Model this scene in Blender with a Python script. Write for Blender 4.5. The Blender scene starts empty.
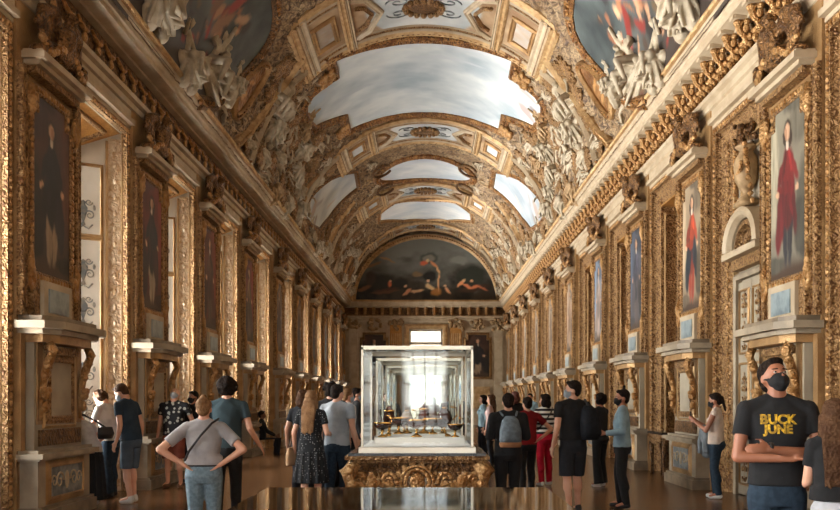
import bpy, bmesh, math, random
import numpy as np
from mathutils import Vector, Matrix, Euler
R = math.radians
sc = bpy.context.scene
col = sc.collection

# ------------------------------------------------------------------ camera
cam_data = bpy.data.cameras.new('camera')
cam = bpy.data.objects.new('camera', cam_data); col.objects.link(cam)
cam.location = (0.1, 0, 1.5); cam.rotation_euler = (R(90), 0, 0)
cam_data.sensor_width = 36; cam_data.lens = 874 / 840 * 36
cam_data.shift_x = -7.5 / 840; cam_data.shift_y = 145 / 840
cam_data.clip_end = 300
sc.camera = cam
# ------------------------------------------------------------------ world, light, exposure
F = 874.0
PIERS = [-5.1, -1.0, 3.1, 7.2, 11.3, 15.4, 19.5, 23.8, 28.6, 33.0, 37.3, 41.6, 45.9, 50.0]
BAYS = [(PIERS[i] + PIERS[i + 1]) / 2 for i in range(len(PIERS) - 1)]
YE, YB = 52.5, -8.0
world = bpy.data.worlds.new('sky'); sc.world = world; world.use_nodes = True
wn = world.node_tree.nodes; wl = world.node_tree.links
bg = wn['Background']
sky = wn.new('ShaderNodeTexSky'); sky.sky_type = 'NISHITA'; sky.sun_disc = False
sky.sun_elevation = R(40); sky.sun_rotation = R(60)
mixw = wn.new('ShaderNodeMix'); mixw.data_type = 'RGBA'; mixw.inputs[0].default_value = 0.85
mixw.inputs[7].default_value = (0.97, 0.98, 1.0, 1)
wl.new(sky.outputs[0], mixw.inputs[6]); wl.new(mixw.outputs[2], bg.inputs[0]); bg.inputs[1].default_value = 5.0

def area(name, loc, rot, sx, sy, power, color, spread=180):
    l = bpy.data.lights.new(name, 'AREA'); l.shape = 'RECTANGLE'; l.size = sx; l.size_y = sy
    l.energy = power; l.color = color; l.spread = R(spread)
    o = bpy.data.objects.new(name, l); col.objects.link(o); o.location = loc; o.rotation_euler = rot
    return o
WIN_P = 350; UP_P = 370
for b in BAYS:       # daylight of the east windows, outside every pane on the left wall
    area('window_daylight', (-6.12, b, 3.2), (0, R(-90), 0), 4.4, 1.2, WIN_P, (1.0, 0.94, 0.87), 122)
for b in BAYS:       # added uplights outside the same windows, brightening the vault like court bounce
    area('vault_fill', (-6.25, b, 1.9), (0, R(-90 - 50), 0), 2.4, 1.2, UP_P, (1.0, 0.97, 0.93), 78)
for x in (-2.6, 0.0, 2.6):   # daylight of the windows in the end wall behind the camera
    area('window_daylight', (x, YB - 0.6, 3.6), (R(90), 0, 0), 1.5, 4.6, 85, (1.0, 0.96, 0.9))
sc.view_settings.view_transform = 'Standard'; sc.view_settings.look = 'None'
sc.view_settings.gamma = 1; sc.view_settings.use_curve_mapping = False
sc.view_settings.exposure = 0.0
try:
    sc.cycles.use_denoising = True; sc.cycles.denoiser = 'OPENIMAGEDENOISE'
    sc.cycles.max_bounces = 8; sc.cycles.diffuse_bounces = 5; sc.cycles.glossy_bounces = 4
    sc.cycles.transparent_max_bounces = 24; sc.cycles.caustics_reflective = False
    sc.cycles.caustics_refractive = False; sc.cycles.sample_clamp_indirect = 6
except Exception: pass

# ------------------------------------------------------------------ helpers
def lin(c):
    return tuple(((v / 255) / 12.92 if v / 255 <= 0.04045 else ((v / 255 + 0.055) / 1.055) ** 2.4) for v in c)
def vnoise(x, y, seed=0):
    xi = np.floor(x).astype(np.int64); yi = np.floor(y).astype(np.int64); xf = x - xi; yf = y - yi
    def h(a, b):
        n = (a * 374761393 + b * 668265263 + seed * 982451653) & 0x7fffffff
        n = ((n ^ (n >> 13)) * 1274126177) & 0x7fffffff
        return ((n ^ (n >> 16)) & 0xffff) / 65535.0
    sx = xf * xf * (3 - 2 * xf); sy = yf * yf * (3 - 2 * yf)
    return (h(xi, yi) * (1 - sx) + h(xi + 1, yi) * sx) * (1 - sy) + (h(xi, yi + 1) * (1 - sx) + h(xi + 1, yi + 1) * sx) * sy
def fbm(x, y, seed=0, o=4):
    s = 0; a = 0.5; t = 0
    for k in range(o):
        s = s + a * vnoise(x * 2 ** k, y * 2 ** k, seed + k * 7); t += a; a *= 0.55
    return s / t

MATS = {}
def mat(name, c, rough=0.6, metal=0.0, c2=None, scale=6.0, bump=0.0, bscale=20.0, kind='noise', attr=False, spec=0.5, bdist=0.02, lo=0.4, hi=0.6, coat=0, crevice_shade=None):
    """principled material: two colours mixed over a noise, a noise or cell relief as bump"""
    if name in MATS: return MATS[name]
    m = bpy.data.materials.new(name); m.use_nodes = True; n = m.node_tree.nodes; l = m.node_tree.links
    p = n['Principled BSDF']; p.inputs['Roughness'].default_value = rough; p.inputs['Metallic'].default_value = metal
    p.inputs['Specular IOR Level'].default_value = spec
    if coat: p.inputs['Coat Weight'].default_value = coat
    p.inputs['Base Color'].default_value = (*lin(c), 1)
    tc = n.new('ShaderNodeTexCoord')
    if attr:
        a = n.new('ShaderNodeAttribute'); a.attribute_name = 'Col'; l.new(a.outputs['Color'], p.inputs['Base Color'])
    elif c2 is not None:
        t = n.new('ShaderNodeTexNoise' if kind != 'cell' else 'ShaderNodeTexVoronoi')
        t.inputs['Scale'].default_value = scale; l.new(tc.outputs['Object'], t.inputs['Vector'])
        r = n.new('ShaderNodeValToRGB'); r.color_ramp.elements[0].position = lo; r.color_ramp.elements[1].position = hi
        r.color_ramp.elements[0].color = (*lin(c), 1); r.color_ramp.elements[1].color = (*lin(c2), 1)
        if kind == 'noise': t.inputs['Detail'].default_value = 4
        l.new(t.outputs[0], r.inputs[0]); l.new(r.outputs[0], p.inputs['Base Color'])
    if bump:
        v = n.new('ShaderNodeTexVoronoi'); v.inputs['Scale'].default_value = bscale; l.new(tc.outputs['Object'], v.inputs['Vector'])
        ns = n.new('ShaderNodeTexNoise'); ns.inputs['Scale'].default_value = bscale * 0.7; l.new(tc.outputs['Object'], ns.inputs['Vector'])
        if crevice_shade is not None:       # curl the cells into leaf shapes
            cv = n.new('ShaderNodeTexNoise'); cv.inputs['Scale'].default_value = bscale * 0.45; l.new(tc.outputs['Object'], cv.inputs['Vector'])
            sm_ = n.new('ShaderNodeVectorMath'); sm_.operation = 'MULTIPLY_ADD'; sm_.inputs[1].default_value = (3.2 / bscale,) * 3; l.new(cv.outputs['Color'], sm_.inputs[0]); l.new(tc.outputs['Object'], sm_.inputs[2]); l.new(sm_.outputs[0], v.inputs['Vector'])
        ad = n.new('ShaderNodeMath'); ad.operation = 'ADD'; l.new(v.outputs[0], ad.inputs[0]); l.new(ns.outputs[0], ad.inputs[1])
        b = n.new('ShaderNodeBump'); b.inputs['Strength'].default_value = bump; b.inputs['Distance'].default_value = bdist
        l.new(ad.outputs[0], b.inputs['Height']); l.new(b.outputs[0], p.inputs['Normal'])
        if crevice_shade is not None and p.inputs['Base Color'].links:      # shade of the carved crevices, painted dark between the leaf cells
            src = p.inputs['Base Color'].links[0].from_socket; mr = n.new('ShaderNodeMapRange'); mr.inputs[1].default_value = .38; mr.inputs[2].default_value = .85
            l.new(v.outputs[0], mr.inputs[0]); px = n.new('ShaderNodeMix'); px.data_type = 'RGBA'; px.inputs[7].default_value = (*lin(crevice_shade), 1)
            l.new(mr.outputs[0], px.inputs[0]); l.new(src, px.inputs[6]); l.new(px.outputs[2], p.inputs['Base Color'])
    MATS[name] = m; return m
gold = mat('carved gilding', (152, 116, 74), 0.42, 0.35, (188, 150, 102), 6, 0.9, 26, bdist=0.03, lo=.35, hi=.65, crevice_shade=(98, 60, 28))
gold_flat = mat('plain gilding', (154, 118, 76), 0.42, 0.4, (184, 146, 98), 3, 0.3, 60)
gold_pale = mat('pale gilding', (180, 144, 98), 0.5, 0.4, (206, 174, 128), 5, 0.3, 40)
brown_gold = mat('dark bronze gilding', (104, 74, 44), 0.45, 0.35, (148, 108, 64), 6, 0.9, 26, bdist=0.03, lo=.35, hi=.65, crevice_shade=(56, 34, 18))
stone = mat('grey painted stone', (146, 132, 112), 0.6, 0, (170, 154, 130), 3, 0.1, 30)
stone_dark = mat('brown grey stone', (112, 97, 78), 0.5, 0, (136, 118, 94), 4, 0.1, 30)
stone_light = mat('ivory moulding stone', (178, 158, 130), 0.55, 0, (194, 176, 148), 3, 0.1, 30)
panel_m = mat('beige grey painted panel', (158, 146, 126), 0.6, 0, (174, 162, 140), 2)
bluegrey = mat('blue grey marble', (84, 92, 96), 0.35, 0, (136, 140, 138), 7)
white_paint = mat('white painted panel', (228, 220, 206), 0.6, 0, (216, 206, 190), 2)
arab_beige = mat('beige arabesque relief', (236, 212, 180), 0.6, 0.0, (240, 222, 196), 22, 0.8, 14, bdist=0.025, crevice_shade=(206, 168, 124))
arab_blue = mat('blue grey painted arabesque', (120, 122, 122), 0.6, 0, (156, 146, 128), 10)
arab_black = mat('black painted arabesque', (22, 18, 14), 0.5, 0, (44, 34, 22), 10)
ochre = mat('ochre gilded ground', (176, 124, 62), 0.45, 0.5, (196, 146, 80), 6, 0.3, 30)
stucco = mat('ivory stucco', (168, 154, 130), 0.7, 0, (190, 176, 152), 5, 0.15, 14)
stucco_warm = mat('warm stone stucco', (152, 124, 88), 0.65, 0.1, (180, 150, 110), 5, 0.2, 14)
paint_attr = mat('oil painted canvas', (128, 128, 128), 0.55, attr=True, bump=0.08, bscale=60)
gold_carve = mat('burnished leaf gilding', (164, 118, 68), 0.38, 0.4, (196, 154, 102), 5, 0.8, 30, bdist=.025)
bronze = mat('shadowed bronze carving', (104, 70, 38), 0.42, 0.4, (156, 114, 68), 5, 0.9, 26, bdist=.03, crevice_shade=(60, 38, 20))
leaf_dark = mat('rust gilt leaf carving', (138, 90, 44), 0.42, 0.35, (184, 134, 76), 5, 0.9, 24, bdist=.03, crevice_shade=(58, 34, 16))
black_c = mat('black cotton', (14, 14, 16), 0.9, 0, (20, 20, 22), 20, 0.25, 9, bdist=0.03)
glass_m = bpy.data.materials.new('clear glass'); glass_m.use_nodes = True
_n = glass_m.node_tree.nodes; _l = glass_m.node_tree.links; _n.clear()
_o = _n.new('ShaderNodeOutputMaterial'); _x = _n.new('ShaderNodeMixShader'); _t = _n.new('ShaderNodeBsdfTransparent'); _g = _n.new('ShaderNodeBsdfGlossy')
_f = _n.new('ShaderNodeFresnel'); _f.inputs[0].default_value = 1.3; _g.inputs['Roughness'].default_value = 0.02
_t.inputs[0].default_value = (0.97, 0.98, 0.98, 1)
_l.new(_f.outputs[0], _x.inputs[0]); _l.new(_t.outputs[0], _x.inputs[1]); _l.new(_g.outputs[0], _x.inputs[2]); _l.new(_x.outputs[0], _o.inputs[0])

def smoothmesh(me):
    for p in me.polygons: p.use_smooth = True
class MB:
    def __init__(s): s.v = []; s.f = []
    def add(s, vs, fs, M=None):
        o = len(s.v)
        s.v += [tuple(M @ Vector(v)) if M is not None else tuple(v) for v in vs]
        s.f += [tuple(i + o for i in f) for f in fs]; return s
    def box(s, x0, x1, y0, y1, z0, z1, M=None):
        return s.add([(x, y, z) for x in (x0, x1) for y in (y0, y1) for z in (z0, z1)],
                     [(0, 1, 3, 2), (4, 6, 7, 5), (0, 4, 5, 1), (2, 3, 7, 6), (0, 2, 6, 4), (1, 5, 7, 3)], M)
    def lathe(s, prof, n=20, M=None, sx=1, sy=1):
        vs = []; fs = []
        for r, z in prof:
            for i in range(n):
                a = 2 * math.pi * i / n; vs.append((r * math.cos(a) * sx, r * math.sin(a) * sy, z))
        for k in range(len(prof) - 1):
            for i in range(n):
                j = (i + 1) % n; fs.append((k * n + i, k * n + j, (k + 1) * n + j, (k + 1) * n + i))
        fs.append(tuple(range(n))[::-1]); fs.append(tuple((len(prof) - 1) * n + i for i in range(n)))
        return s.add(vs, fs, M)
    def ell(s, c, r, M=None, n=8, k=5, rot=None):
        pr = []
        vs = [(0, 0, -1)]; fs = []
        for a in range(1, k):
            th = math.pi * a / k - math.pi / 2
            for i in range(n):
                ph = 2 * math.pi * i / n; vs.append((math.cos(th) * math.cos(ph), math.cos(th) * math.sin(ph), math.sin(th)))
        vs.append((0, 0, 1)); T = len(vs) - 1
        for i in range(n):
            j = (i + 1) % n; fs.append((0, 1 + j, 1 + i)); fs.append((T, 1 + (k - 2) * n + i, 1 + (k - 2) * n + j))
            for a in range(k - 2): fs.append((1 + a * n + i, 1 + a * n + j, 1 + (a + 1) * n + j, 1 + (a + 1) * n + i))
        if not hasattr(r, '__len__'): r = (r, r, r)
        L = Matrix.Translation(c) @ (rot.to_4x4() if rot is not None else Matrix.Identity(4)) @ Matrix.Diagonal((*r, 1))
        return s.add(vs, fs, M @ L if M is not None else L)
    def cap(s, p0, r0, p1, r1, M=None, n=12, flat=False):
        p0 = Vector(p0); p1 = Vector(p1); d = p1 - p0; L = d.length
        if L < 1e-6: return s.ell(p0, r0, M)
        q = d.to_track_quat('Z', 'Y').to_matrix().to_4x4(); T = Matrix.Translation(p0) @ q
        if flat: pr = [(r0, 0), (r1, L)]
        else:
            pr = [(r0 * math.cos(a), -r0 * math.sin(a)) for a in (1.45, 1.0, 0.5, 0)] + [(r1 * math.cos(a), L + r1 * math.sin(a)) for a in (0, 0.5, 1.0, 1.45)]
        return s.lathe(pr, n, M @ T if M is not None else T)
    def loft(s, secs, M=None, n=24, power=2.0):
        """secs: (cx, cy, z, rx, ry)"""
        vs = []; fs = []
        for cx, cy, z, rx, ry in secs:
            for i in range(n):
                a = 2 * math.pi * i / n; c_, s_ = math.cos(a), math.sin(a)
                vs.append((cx + rx * math.copysign(abs(c_) ** (2 / power), c_), cy + ry * math.copysign(abs(s_) ** (2 / power), s_), z))
        for k in range(len(secs) - 1):
            for i in range(n):
                j = (i + 1) % n; fs.append((k * n + i, k * n + j, (k + 1) * n + j, (k + 1) * n + i))
        fs.append(tuple(range(n))[::-1]); fs.append(tuple((len(secs) - 1) * n + i for i in range(n)))
        return s.add(vs, fs, M)
    def tube(s, pts, r, M=None, n=8, closed=False):
        pts = [Vector(p) for p in pts]; m = len(pts); vs = []; fs = []
        rr = r if hasattr(r, '__len__') else [r] * m
        up = Vector((0.12, 0.2, 0.97))
        for k in range(m):
            a = pts[(k - 1) % m] if closed or k > 0 else pts[k]; b = pts[(k + 1) % m] if closed or k < m - 1 else pts[k]
            d = (b - a).normalized(); x = d.cross(up)
            if x.length < 1e-3: x = d.cross(Vector((1, 0, 0)))
            x.normalize(); y = d.cross(x)
            for i in range(n):
                t = 2 * math.pi * i / n; vs.append(pts[k] + (x * math.cos(t) + y * math.sin(t)) * rr[k])
        for k in range(m if closed else m - 1):
            for i in range(n):
                j = (i + 1) % n; q = (k + 1) % m; fs.append((k * n + i, k * n + j, q * n + j, q * n + i))
        if not closed: fs.append(tuple(range(n))); fs.append(tuple((m - 1) * n + i for i in range(n)))
        return s.add(vs, fs, M)
    def frame(s, path, prof, mp, closed=True):
        """sweep profile [(offset to the left of travel, height)] round a 2D path with mitred corners; mp(u, v, h) -> 3D"""
        P = [Vector(p) for p in path]; m = len(P); k = len(prof); vs = []; fs = []
        for i in range(m):
            a = P[(i - 1) % m]; b = P[(i + 1) % m]
            if closed or 0 < i < m - 1: d0 = (P[i] - a).normalized(); d1 = (b - P[i]).normalized()
            elif i == 0: d0 = d1 = (b - P[i]).normalized()
            else: d0 = d1 = (P[i] - a).normalized()
            n0 = Vector((-d0.y, d0.x)); n1 = Vector((-d1.y, d1.x)); nn = n0 + n1
            nn = nn / max(0.25, nn.length_squared) * 2 if nn.length > 1e-4 else n0
            for o, h in prof: q = P[i] + nn * o; vs.append(mp(q.x, q.y, h))
        for i in range(m if closed else m - 1):
            j = (i + 1) % m
            for a in range(k - 1): fs.append((i * k + a, j * k + a, j * k + a + 1, i * k + a + 1))
        if not closed: fs.append(tuple(range(k))); fs.append(tuple((m - 1) * k + a for a in range(k))[::-1])
        return s.add(vs, fs)
    def mesh(s, name, smooth=False, fix=True):
        me = bpy.data.meshes.new(name); me.from_pydata([tuple(v) for v in s.v], [], s.f); me.validate()
        if fix:
            bm = bmesh.new(); bm.from_mesh(me); bmesh.ops.recalc_face_normals(bm, faces=bm.faces); bm.to_mesh(me); bm.free()
        if smooth: smoothmesh(me)
        return me
    def build(s, name, m, parent=None, smooth=False, loc=None, rz=0, fix=True):
        return link(name, s.mesh(name, smooth, fix), m, parent, loc, rz)
def link(name, me, m=None, parent=None, loc=None, rz=0):
    if m is not None and not me.materials: me.materials.append(m)
    o = bpy.data.objects.new(name, me); col.objects.link(o)
    if parent is not None: o.parent = parent
    if loc is not None: o.location = loc
    if rz: o.rotation_euler[2] = rz
    return o
def tag(o, label, cat, group=None, kind=None):
    if label: o['label'] = label
    if cat: o['category'] = cat
    if group: o['group'] = group
    if kind: o['kind'] = kind
    return o
def empty(name, loc=(0, 0, 0), rz=0):
    o = bpy.data.objects.new(name, None); o.empty_display_size = 0.1; col.objects.link(o)
    o.location = loc; o.rotation_euler = (0, 0, rz); return o
def struct(o): o['kind'] = 'structure'; return o
KIDS = {}
def kids(o):
    return [c for c in bpy.data.objects if c.parent == o]
def copy_tree(o, parent=None):
    c = o.copy(); col.objects.link(c); c.parent = parent
    for ch in kids(o): copy_tree(ch, c)
    return c
ident = lambda u, v, h: (u, h, v)          # wall frame: x along the wall, y out into the room, z up
def rect(x0, x1, z0, z1): return [(x0, z0), (x1, z0), (x1, z1), (x0, z1)]
def eared(w, z0, z1, e=0.14, d=0.22):      # outline with notched shoulders
    return [(-w, z0), (w, z0), (w, z1 - d), (w - e, z1 - d), (w - e, z1), (-w + e, z1), (-w + e, z1 - d), (-w, z1 - d)]
def prof(w, h): return [(0, 0), (0, h * .7), (-w * .15, h), (-w * .4, h * .75), (-w * .55, h * .75), (-w * .8, h * .5), (-w, h * .35), (-w, 0)]

work = bpy.data.scenes.new('work')
def remesh(mb, voxel, smooth=3, post=None, name='m'):
    me = bpy.data.meshes.new('tmp'); me.from_pydata([tuple(v) for v in mb.v], [], mb.f)
    bm = bmesh.new(); bm.from_mesh(me); bmesh.ops.recalc_face_normals(bm, faces=bm.faces); bm.to_mesh(me); bm.free()
    o = bpy.data.objects.new('tmp', me); work.collection.objects.link(o)
    r = o.modifiers.new('r', 'REMESH'); r.mode = 'VOXEL'; r.voxel_size = voxel
    s_ = o.modifiers.new('s', 'SMOOTH'); s_.iterations = smooth; s_.factor = 0.5
    with bpy.context.temp_override(scene=work, view_layer=work.view_layers[0]):
        dg = bpy.context.evaluated_depsgraph_get(); dg.update()
        out = bpy.data.meshes.new_from_object(o.evaluated_get(dg)); out.name = name
    bpy.data.objects.remove(o); bpy.data.meshes.remove(me)
    if post is not None:
        for v in out.vertices: v.co = post(v.co)
    smoothmesh(out); return out

# ------------------------------------------------------------------ floor
def floor_mat():
    m = bpy.data.materials.new('oak parquet'); m.use_nodes = True; n = m.node_tree.nodes; l = m.node_tree.links
    p = n['Principled BSDF']; tc = n.new('ShaderNodeTexCoord'); mp = n.new('ShaderNodeMapping'); mp.inputs['Rotation'].default_value = (0, 0, R(45))
    b = n.new('ShaderNodeTexBrick'); b.inputs['Scale'].default_value = 1.0; b.inputs['Brick Width'].default_value = 0.72; b.inputs['Row Height'].default_value = 0.12
    b.inputs['Mortar Size'].default_value = 0.004; b.inputs['Color1'].default_value = (*lin((140, 98, 62)), 1); b.inputs['Color2'].default_value = (*lin((104, 70, 42)), 1); b.inputs['Mortar'].default_value = (*lin((46, 26, 14)), 1)
    ns = n.new('ShaderNodeTexNoise'); ns.inputs['Scale'].default_value = 3; ns.inputs['Detail'].default_value = 5
    mx = n.new('ShaderNodeMix'); mx.data_type = 'RGBA'; mx.blend_type = 'MULTIPLY'; mx.inputs[0].default_value = 0.5
    l.new(tc.outputs['Object'], mp.inputs[0]); l.new(mp.outputs[0], b.inputs[0]); l.new(tc.outputs['Object'], ns.inputs[0])
    l.new(b.outputs[0], mx.inputs[6]); l.new(ns.outputs[0], mx.inputs[7]); l.new(mx.outputs[2], p.inputs['Base Color'])
    p.inputs['Roughness'].default_value = 0.24; return m
struct(MB().box(-6.2, 6.2, YB - 0.2, YE + 0.6, -0.1, 0).build('floor', floor_mat()))
# ------------------------------------------------------------------ walls
XW = 4.95            # wall plane; the piers stand 0.15 in front of it
XP = 4.80
OW, OH = 0.72, 5.55  # half width and head of a bay opening
DEEP = 1.0           # depth of the window embrasures on the left
RD = 0.5             # depth of the niches on the right
def wall_with_bays(name, sgn, depth, doors):
    mb = MB(); splay = sgn < 0
    wo = OW + (.42 if splay else .36); ys = [YB] + [e for b in BAYS for e in (b - wo, b + wo)] + [YE]
    X = sorted((sgn * XW, sgn * (XW + depth)))
    for i in range(0, len(ys), 2): mb.box(X[0], X[1], ys[i], ys[i + 1], 0, 7.4)
    xf = sgn * (XW + (.17 if not splay else .93)); X2 = sorted((xf, sgn * (XW + depth)))      # jambs and head set back behind the splayed architraves
    for b in BAYS:
        hd = OH + .36; ih = OH if not splay else 5.45; iw = OW if not splay else .62
        mb.box(X[0], X[1], b - wo, b + wo, hd, 7.4); mb.box(X2[0], X2[1], b - wo, b + wo, ih, hd)
        for q in (-1, 1): mb.box(X2[0], X2[1], *sorted((b + q * wo, b + q * iw)), 0, ih)
    return struct(mb.build(name, stone))
wall_with_bays('wall_left', -1, DEEP, ())
wall_with_bays('wall_right', 1, RD, ())
struct(MB().box(XW + RD, XW + RD + .1, YB, YE, 0, 7.4).build('wall_right', ochre))
# end wall with the tall window opening
EW0, EW1, EH = -1.0, 1.0, 5.75
mb = MB()
mb.box(-6, EW0, YE, YE + .5, 0, 7.4).box(EW1, 6, YE, YE + .5, 0, 7.4).box(EW0, EW1, YE, YE + .5, EH, 7.4).box(-6, 6, YE, YE + .5, 7.4, 12)
struct(mb.build('wall_end', stone_light))
mb = MB()
for a, b in ((-6, -3.4), (-1.8, -.8), (.8, 1.8), (3.4, 6)): mb.box(a, b, YB - .4, YB, 0, 6.2)
mb.box(-6, 6, YB - .4, YB, 6.2, 12.2)
for x_ in (-2.6, 0, 2.6):
    for z_ in (1.0, 2.1, 3.2, 4.3, 5.4): mb.box(x_ - .85, x_ + .85, YB - .3, YB - .24, z_ - .04, z_ + .04)
    for q_ in (-.4, 0, .4): mb.box(x_ + q_ - .03, x_ + q_ + .03, YB - .3, YB - .24, 0, 6.2)
struct(mb.build('wall_back', stone))
# ------------------------------------------------------------------ cornice
CP = [(0, 6.2), (.13, 6.2), (.13, 6.3), (.17, 6.32), (.17, 6.42), (.23, 6.45), (.23, 6.53), (.10, 6.56), (.10, 7.02), (.22, 7.03), (.22, 7.07),
      (.44, 7.10), (.44, 7.17), (.48, 7.2), (.50, 7.27), (.55, 7.31), (.55, 7.4), (0, 7.4)]
def cornice(name, path, mp):
    root = struct(empty(name))
    a, b = CP[:8], CP[7:9]; c = CP[8:]
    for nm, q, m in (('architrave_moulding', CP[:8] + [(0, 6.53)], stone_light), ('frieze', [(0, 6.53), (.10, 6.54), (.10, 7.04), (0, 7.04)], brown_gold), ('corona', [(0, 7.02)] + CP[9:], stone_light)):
        MB().frame(path, q, mp, closed=False).build(nm, m, root)
    MB().frame(path, [(.5, 7.4), (.5, 7.44), (.54, 7.47), (.58, 7.44), (.58, 7.38), (.55, 7.36)], mp, closed=False).build('gilded_fillet', gold_flat, root)
    MB().frame(path, [(.10, 6.54), (.14, 6.56), (.14, 6.6), (.10, 6.62)], mp, closed=False).build('bead_moulding', gold, root)
    return root
c1 = cornice('trim_1', [(-XW, YE), (-XW, YB)], lambda u, v, h: (u, v, h))
c2 = cornice('trim_2', [(XW, YB), (XW, YE)], lambda u, v, h: (u, v, h))
c3 = cornice('trim_3', [(XW, YE), (-XW, YE)], lambda u, v, h: (u, v, h))
# acanthus console of the frieze with the modillion block over it
def console_mesh():
    mb = MB()
    pts = [(0, .16, .46), (0, .23, .40), (0, .2, .30), (0, .12, .22), (0, .1, .12), (0, .14, .04), (0, .08, 0)]
    for i in range(len(pts) - 1): mb.cap(pts[i], .055 - .004 * i, pts[i + 1], .051 - .004 * i, n=8)
    for sx in (-1, 1):
        for z, y, r in ((.42, .12, .05), (.33, .13, .06), (.22, .07, .05), (.1, .07, .045)):
            mb.ell((sx * .06, y, z), (r, .05, r * 1.2), n=8, k=5)
    mb.ell((0, .24, .43), (.075, .06, .05))
    mb.ell((0, .17, .02), (.05, .05, .05))
    return mb.mesh('console', True)
con_me = console_mesh(); con_me.materials.append(gold_carve)
blk = MB().box(-.09, .09, 0, .30, 0, .075).box(-.075, .075, .30, .33, .005, .06).mesh('modillion_block'); blk.materials.append(stone_light)
swag = MB().tube([(-.2, .03, .36), (-.12, .05, .26), (0, .06, .22), (.12, .05, .26), (.2, .03, .36)], [.02, .035, .045, .035, .02], n=6).ell((0, .05, .12), (.07, .04, .08)).mesh('rosette', True); swag.materials.append(gold_carve)
for sgn, root in ((-1, c1), (1, c2)):
    y = YE - .75; k = 0
    while y > 7.2:
        for nm, me, z, dy in (('console', con_me, 6.57, 0), ('modillion_block', blk, 7.03, 0)):
            o = link(nm, me, None, root, (sgn * (XW - .09), y + dy, z)); o.rotation_euler[2] = R(-90) * -sgn * -1 if sgn < 0 else R(90)
        o = link('frieze_rosette', swag, None, root, (sgn * (XW - .10), y - .26, 6.57)); o.rotation_euler[2] = R(-90) if sgn < 0 else R(90)
        y -= .52
for k in range(17):
    x = -4.16 + k * .52
    o = link('console', con_me, None, c3, (x, YE - .09, 6.57), R(180)); o = link('modillion_block', blk, None, c3, (x, YE - .09, 7.03), R(180))
# twisted rope on the cornice edge
for sgn, root in ((-1, c1), (1, c2)):
    mb = MB(); y = 9.0
    while y < YE - .3:
        st = .075 if y < 25 else .15
        mb.ell((sgn * (XW - .575), y, 7.425), (.045, st * .62, .045), n=6, k=4, rot=Euler((R(32), 0, R(25) * sgn)).to_matrix()); y += st
    mb.build('rope_moulding', gold_pale, root, True)
# ------------------------------------------------------------------ the barrel vault
VA, VB, VS = 4.45, 4.2, 7.4
def V(t, Y, h=0.0):
    r = R(t); x = VA * math.sin(r); z = VS + VB * math.cos(r)
    nx, nz = math.sin(r) / VA, math.cos(r) / VB; L = math.hypot(nx, nz)
    return (x - nx / L * h, Y, z - nz / L * h)
def VM(t, Y, h=0.0):   # x along the gallery, y out of the vault, z up the curve
    n = (Vector(V(t, Y, 1)) - Vector(V(t, Y, 0))).normalized(); up = (Vector(V(t - math.copysign(1, t) * .5, Y)) - Vector(V(t + math.copysign(1, t) * .5, Y))).normalized()
    x = n.cross(up)
    M = Matrix((x, n, up)).transposed().to_4x4(); M.translation = Vector(V(t, Y, h)); return M
K = R(1) * 4.25        # metres of arc per degree
vm = lambda u, v, h: V(u / K, v, h)
def grid_mesh(name, T, Y, hfun, cfun=None, mask=None):
    tt, yy = np.meshgrid(T, Y, indexing='ij'); r = np.radians(tt); h = hfun(tt, yy)
    x = VA * np.sin(r); z = VS + VB * np.cos(r); nx = np.sin(r) / VA; nz = np.cos(r) / VB; L = np.hypot(nx, nz)
    co = np.stack([x - nx / L * h, yy, z - nz / L * h], -1).reshape(-1, 3)
    nt, ny = len(T), len(Y); i, j = np.meshgrid(np.arange(nt - 1), np.arange(ny - 1), indexing='ij')
    f = np.stack([i * ny + j, i * ny + j + 1, (i + 1) * ny + j + 1, (i + 1) * ny + j], -1).reshape(-1, 4)
    if mask is not None:
        mk = mask((tt[:-1, :-1] + tt[1:, 1:]) / 2, (yy[:-1, :-1] + yy[1:, 1:]) / 2).reshape(-1); f = f[mk]
        used = np.unique(f); re = np.full(len(co), -1); re[used] = np.arange(len(used)); f = re[f]; co = co[used]
    me = bpy.data.meshes.new(name); me.from_pydata(co.tolist(), [], f.tolist())
    if cfun is not None:
        c = cfun(tt, yy).reshape(-1, 3)
        if mask is not None: c = c[used]
        a = me.color_attributes.new('Col', 'FLOAT_COLOR', 'POINT')
        a.data.foreach_set('color', np.concatenate([c, np.ones((len(c), 1))], 1).ravel())
    smoothmesh(me); return me
def L3(c): return np.array(lin(c))
def mixc(a, b, k): return a * (1 - k[..., None]) + b * k[..., None]
def relief(t, Y):
    u = t * K; s = np.sign(t); u = np.abs(u)
    a = np.sin(u * 7 + 2.6 * np.sin(Y * 4.2 + 1.8 * np.sin(u * 3.1))) * np.sin(Y * 6.5 + 2.4 * np.sin(u * 4.7 + 1.5 * np.sin(Y * 2.3)))
    b = np.sin(u * 15 + 2 * np.sin(Y * 9 + u * 3)) * np.sin(Y * 14 + 2 * np.sin(u * 8))
    r = 0.10 * np.abs(a) ** .7 * (np.abs(t) > 30) + 0.035 * np.abs(b) + .02 * np.abs(a)
    r = np.where(np.abs(t) > 85, r * .2, r)
    for p in FLAT: r = np.where(inside(p, t, Y), 0, r)
    return r
Yg = np.concatenate([np.arange(YB, 8, .5), np.arange(8, YE + .05, .06)]); Tg = np.arange(-92, 92.01, 1.0)
stucco_vault = mat('stucco and gilt relief', (116, 86, 52), 0.6, 0.05, (178, 152, 116), 2.2, 0.8, 11, bdist=0.04, lo=.3, hi=.7, crevice_shade=(64, 42, 24))

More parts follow.
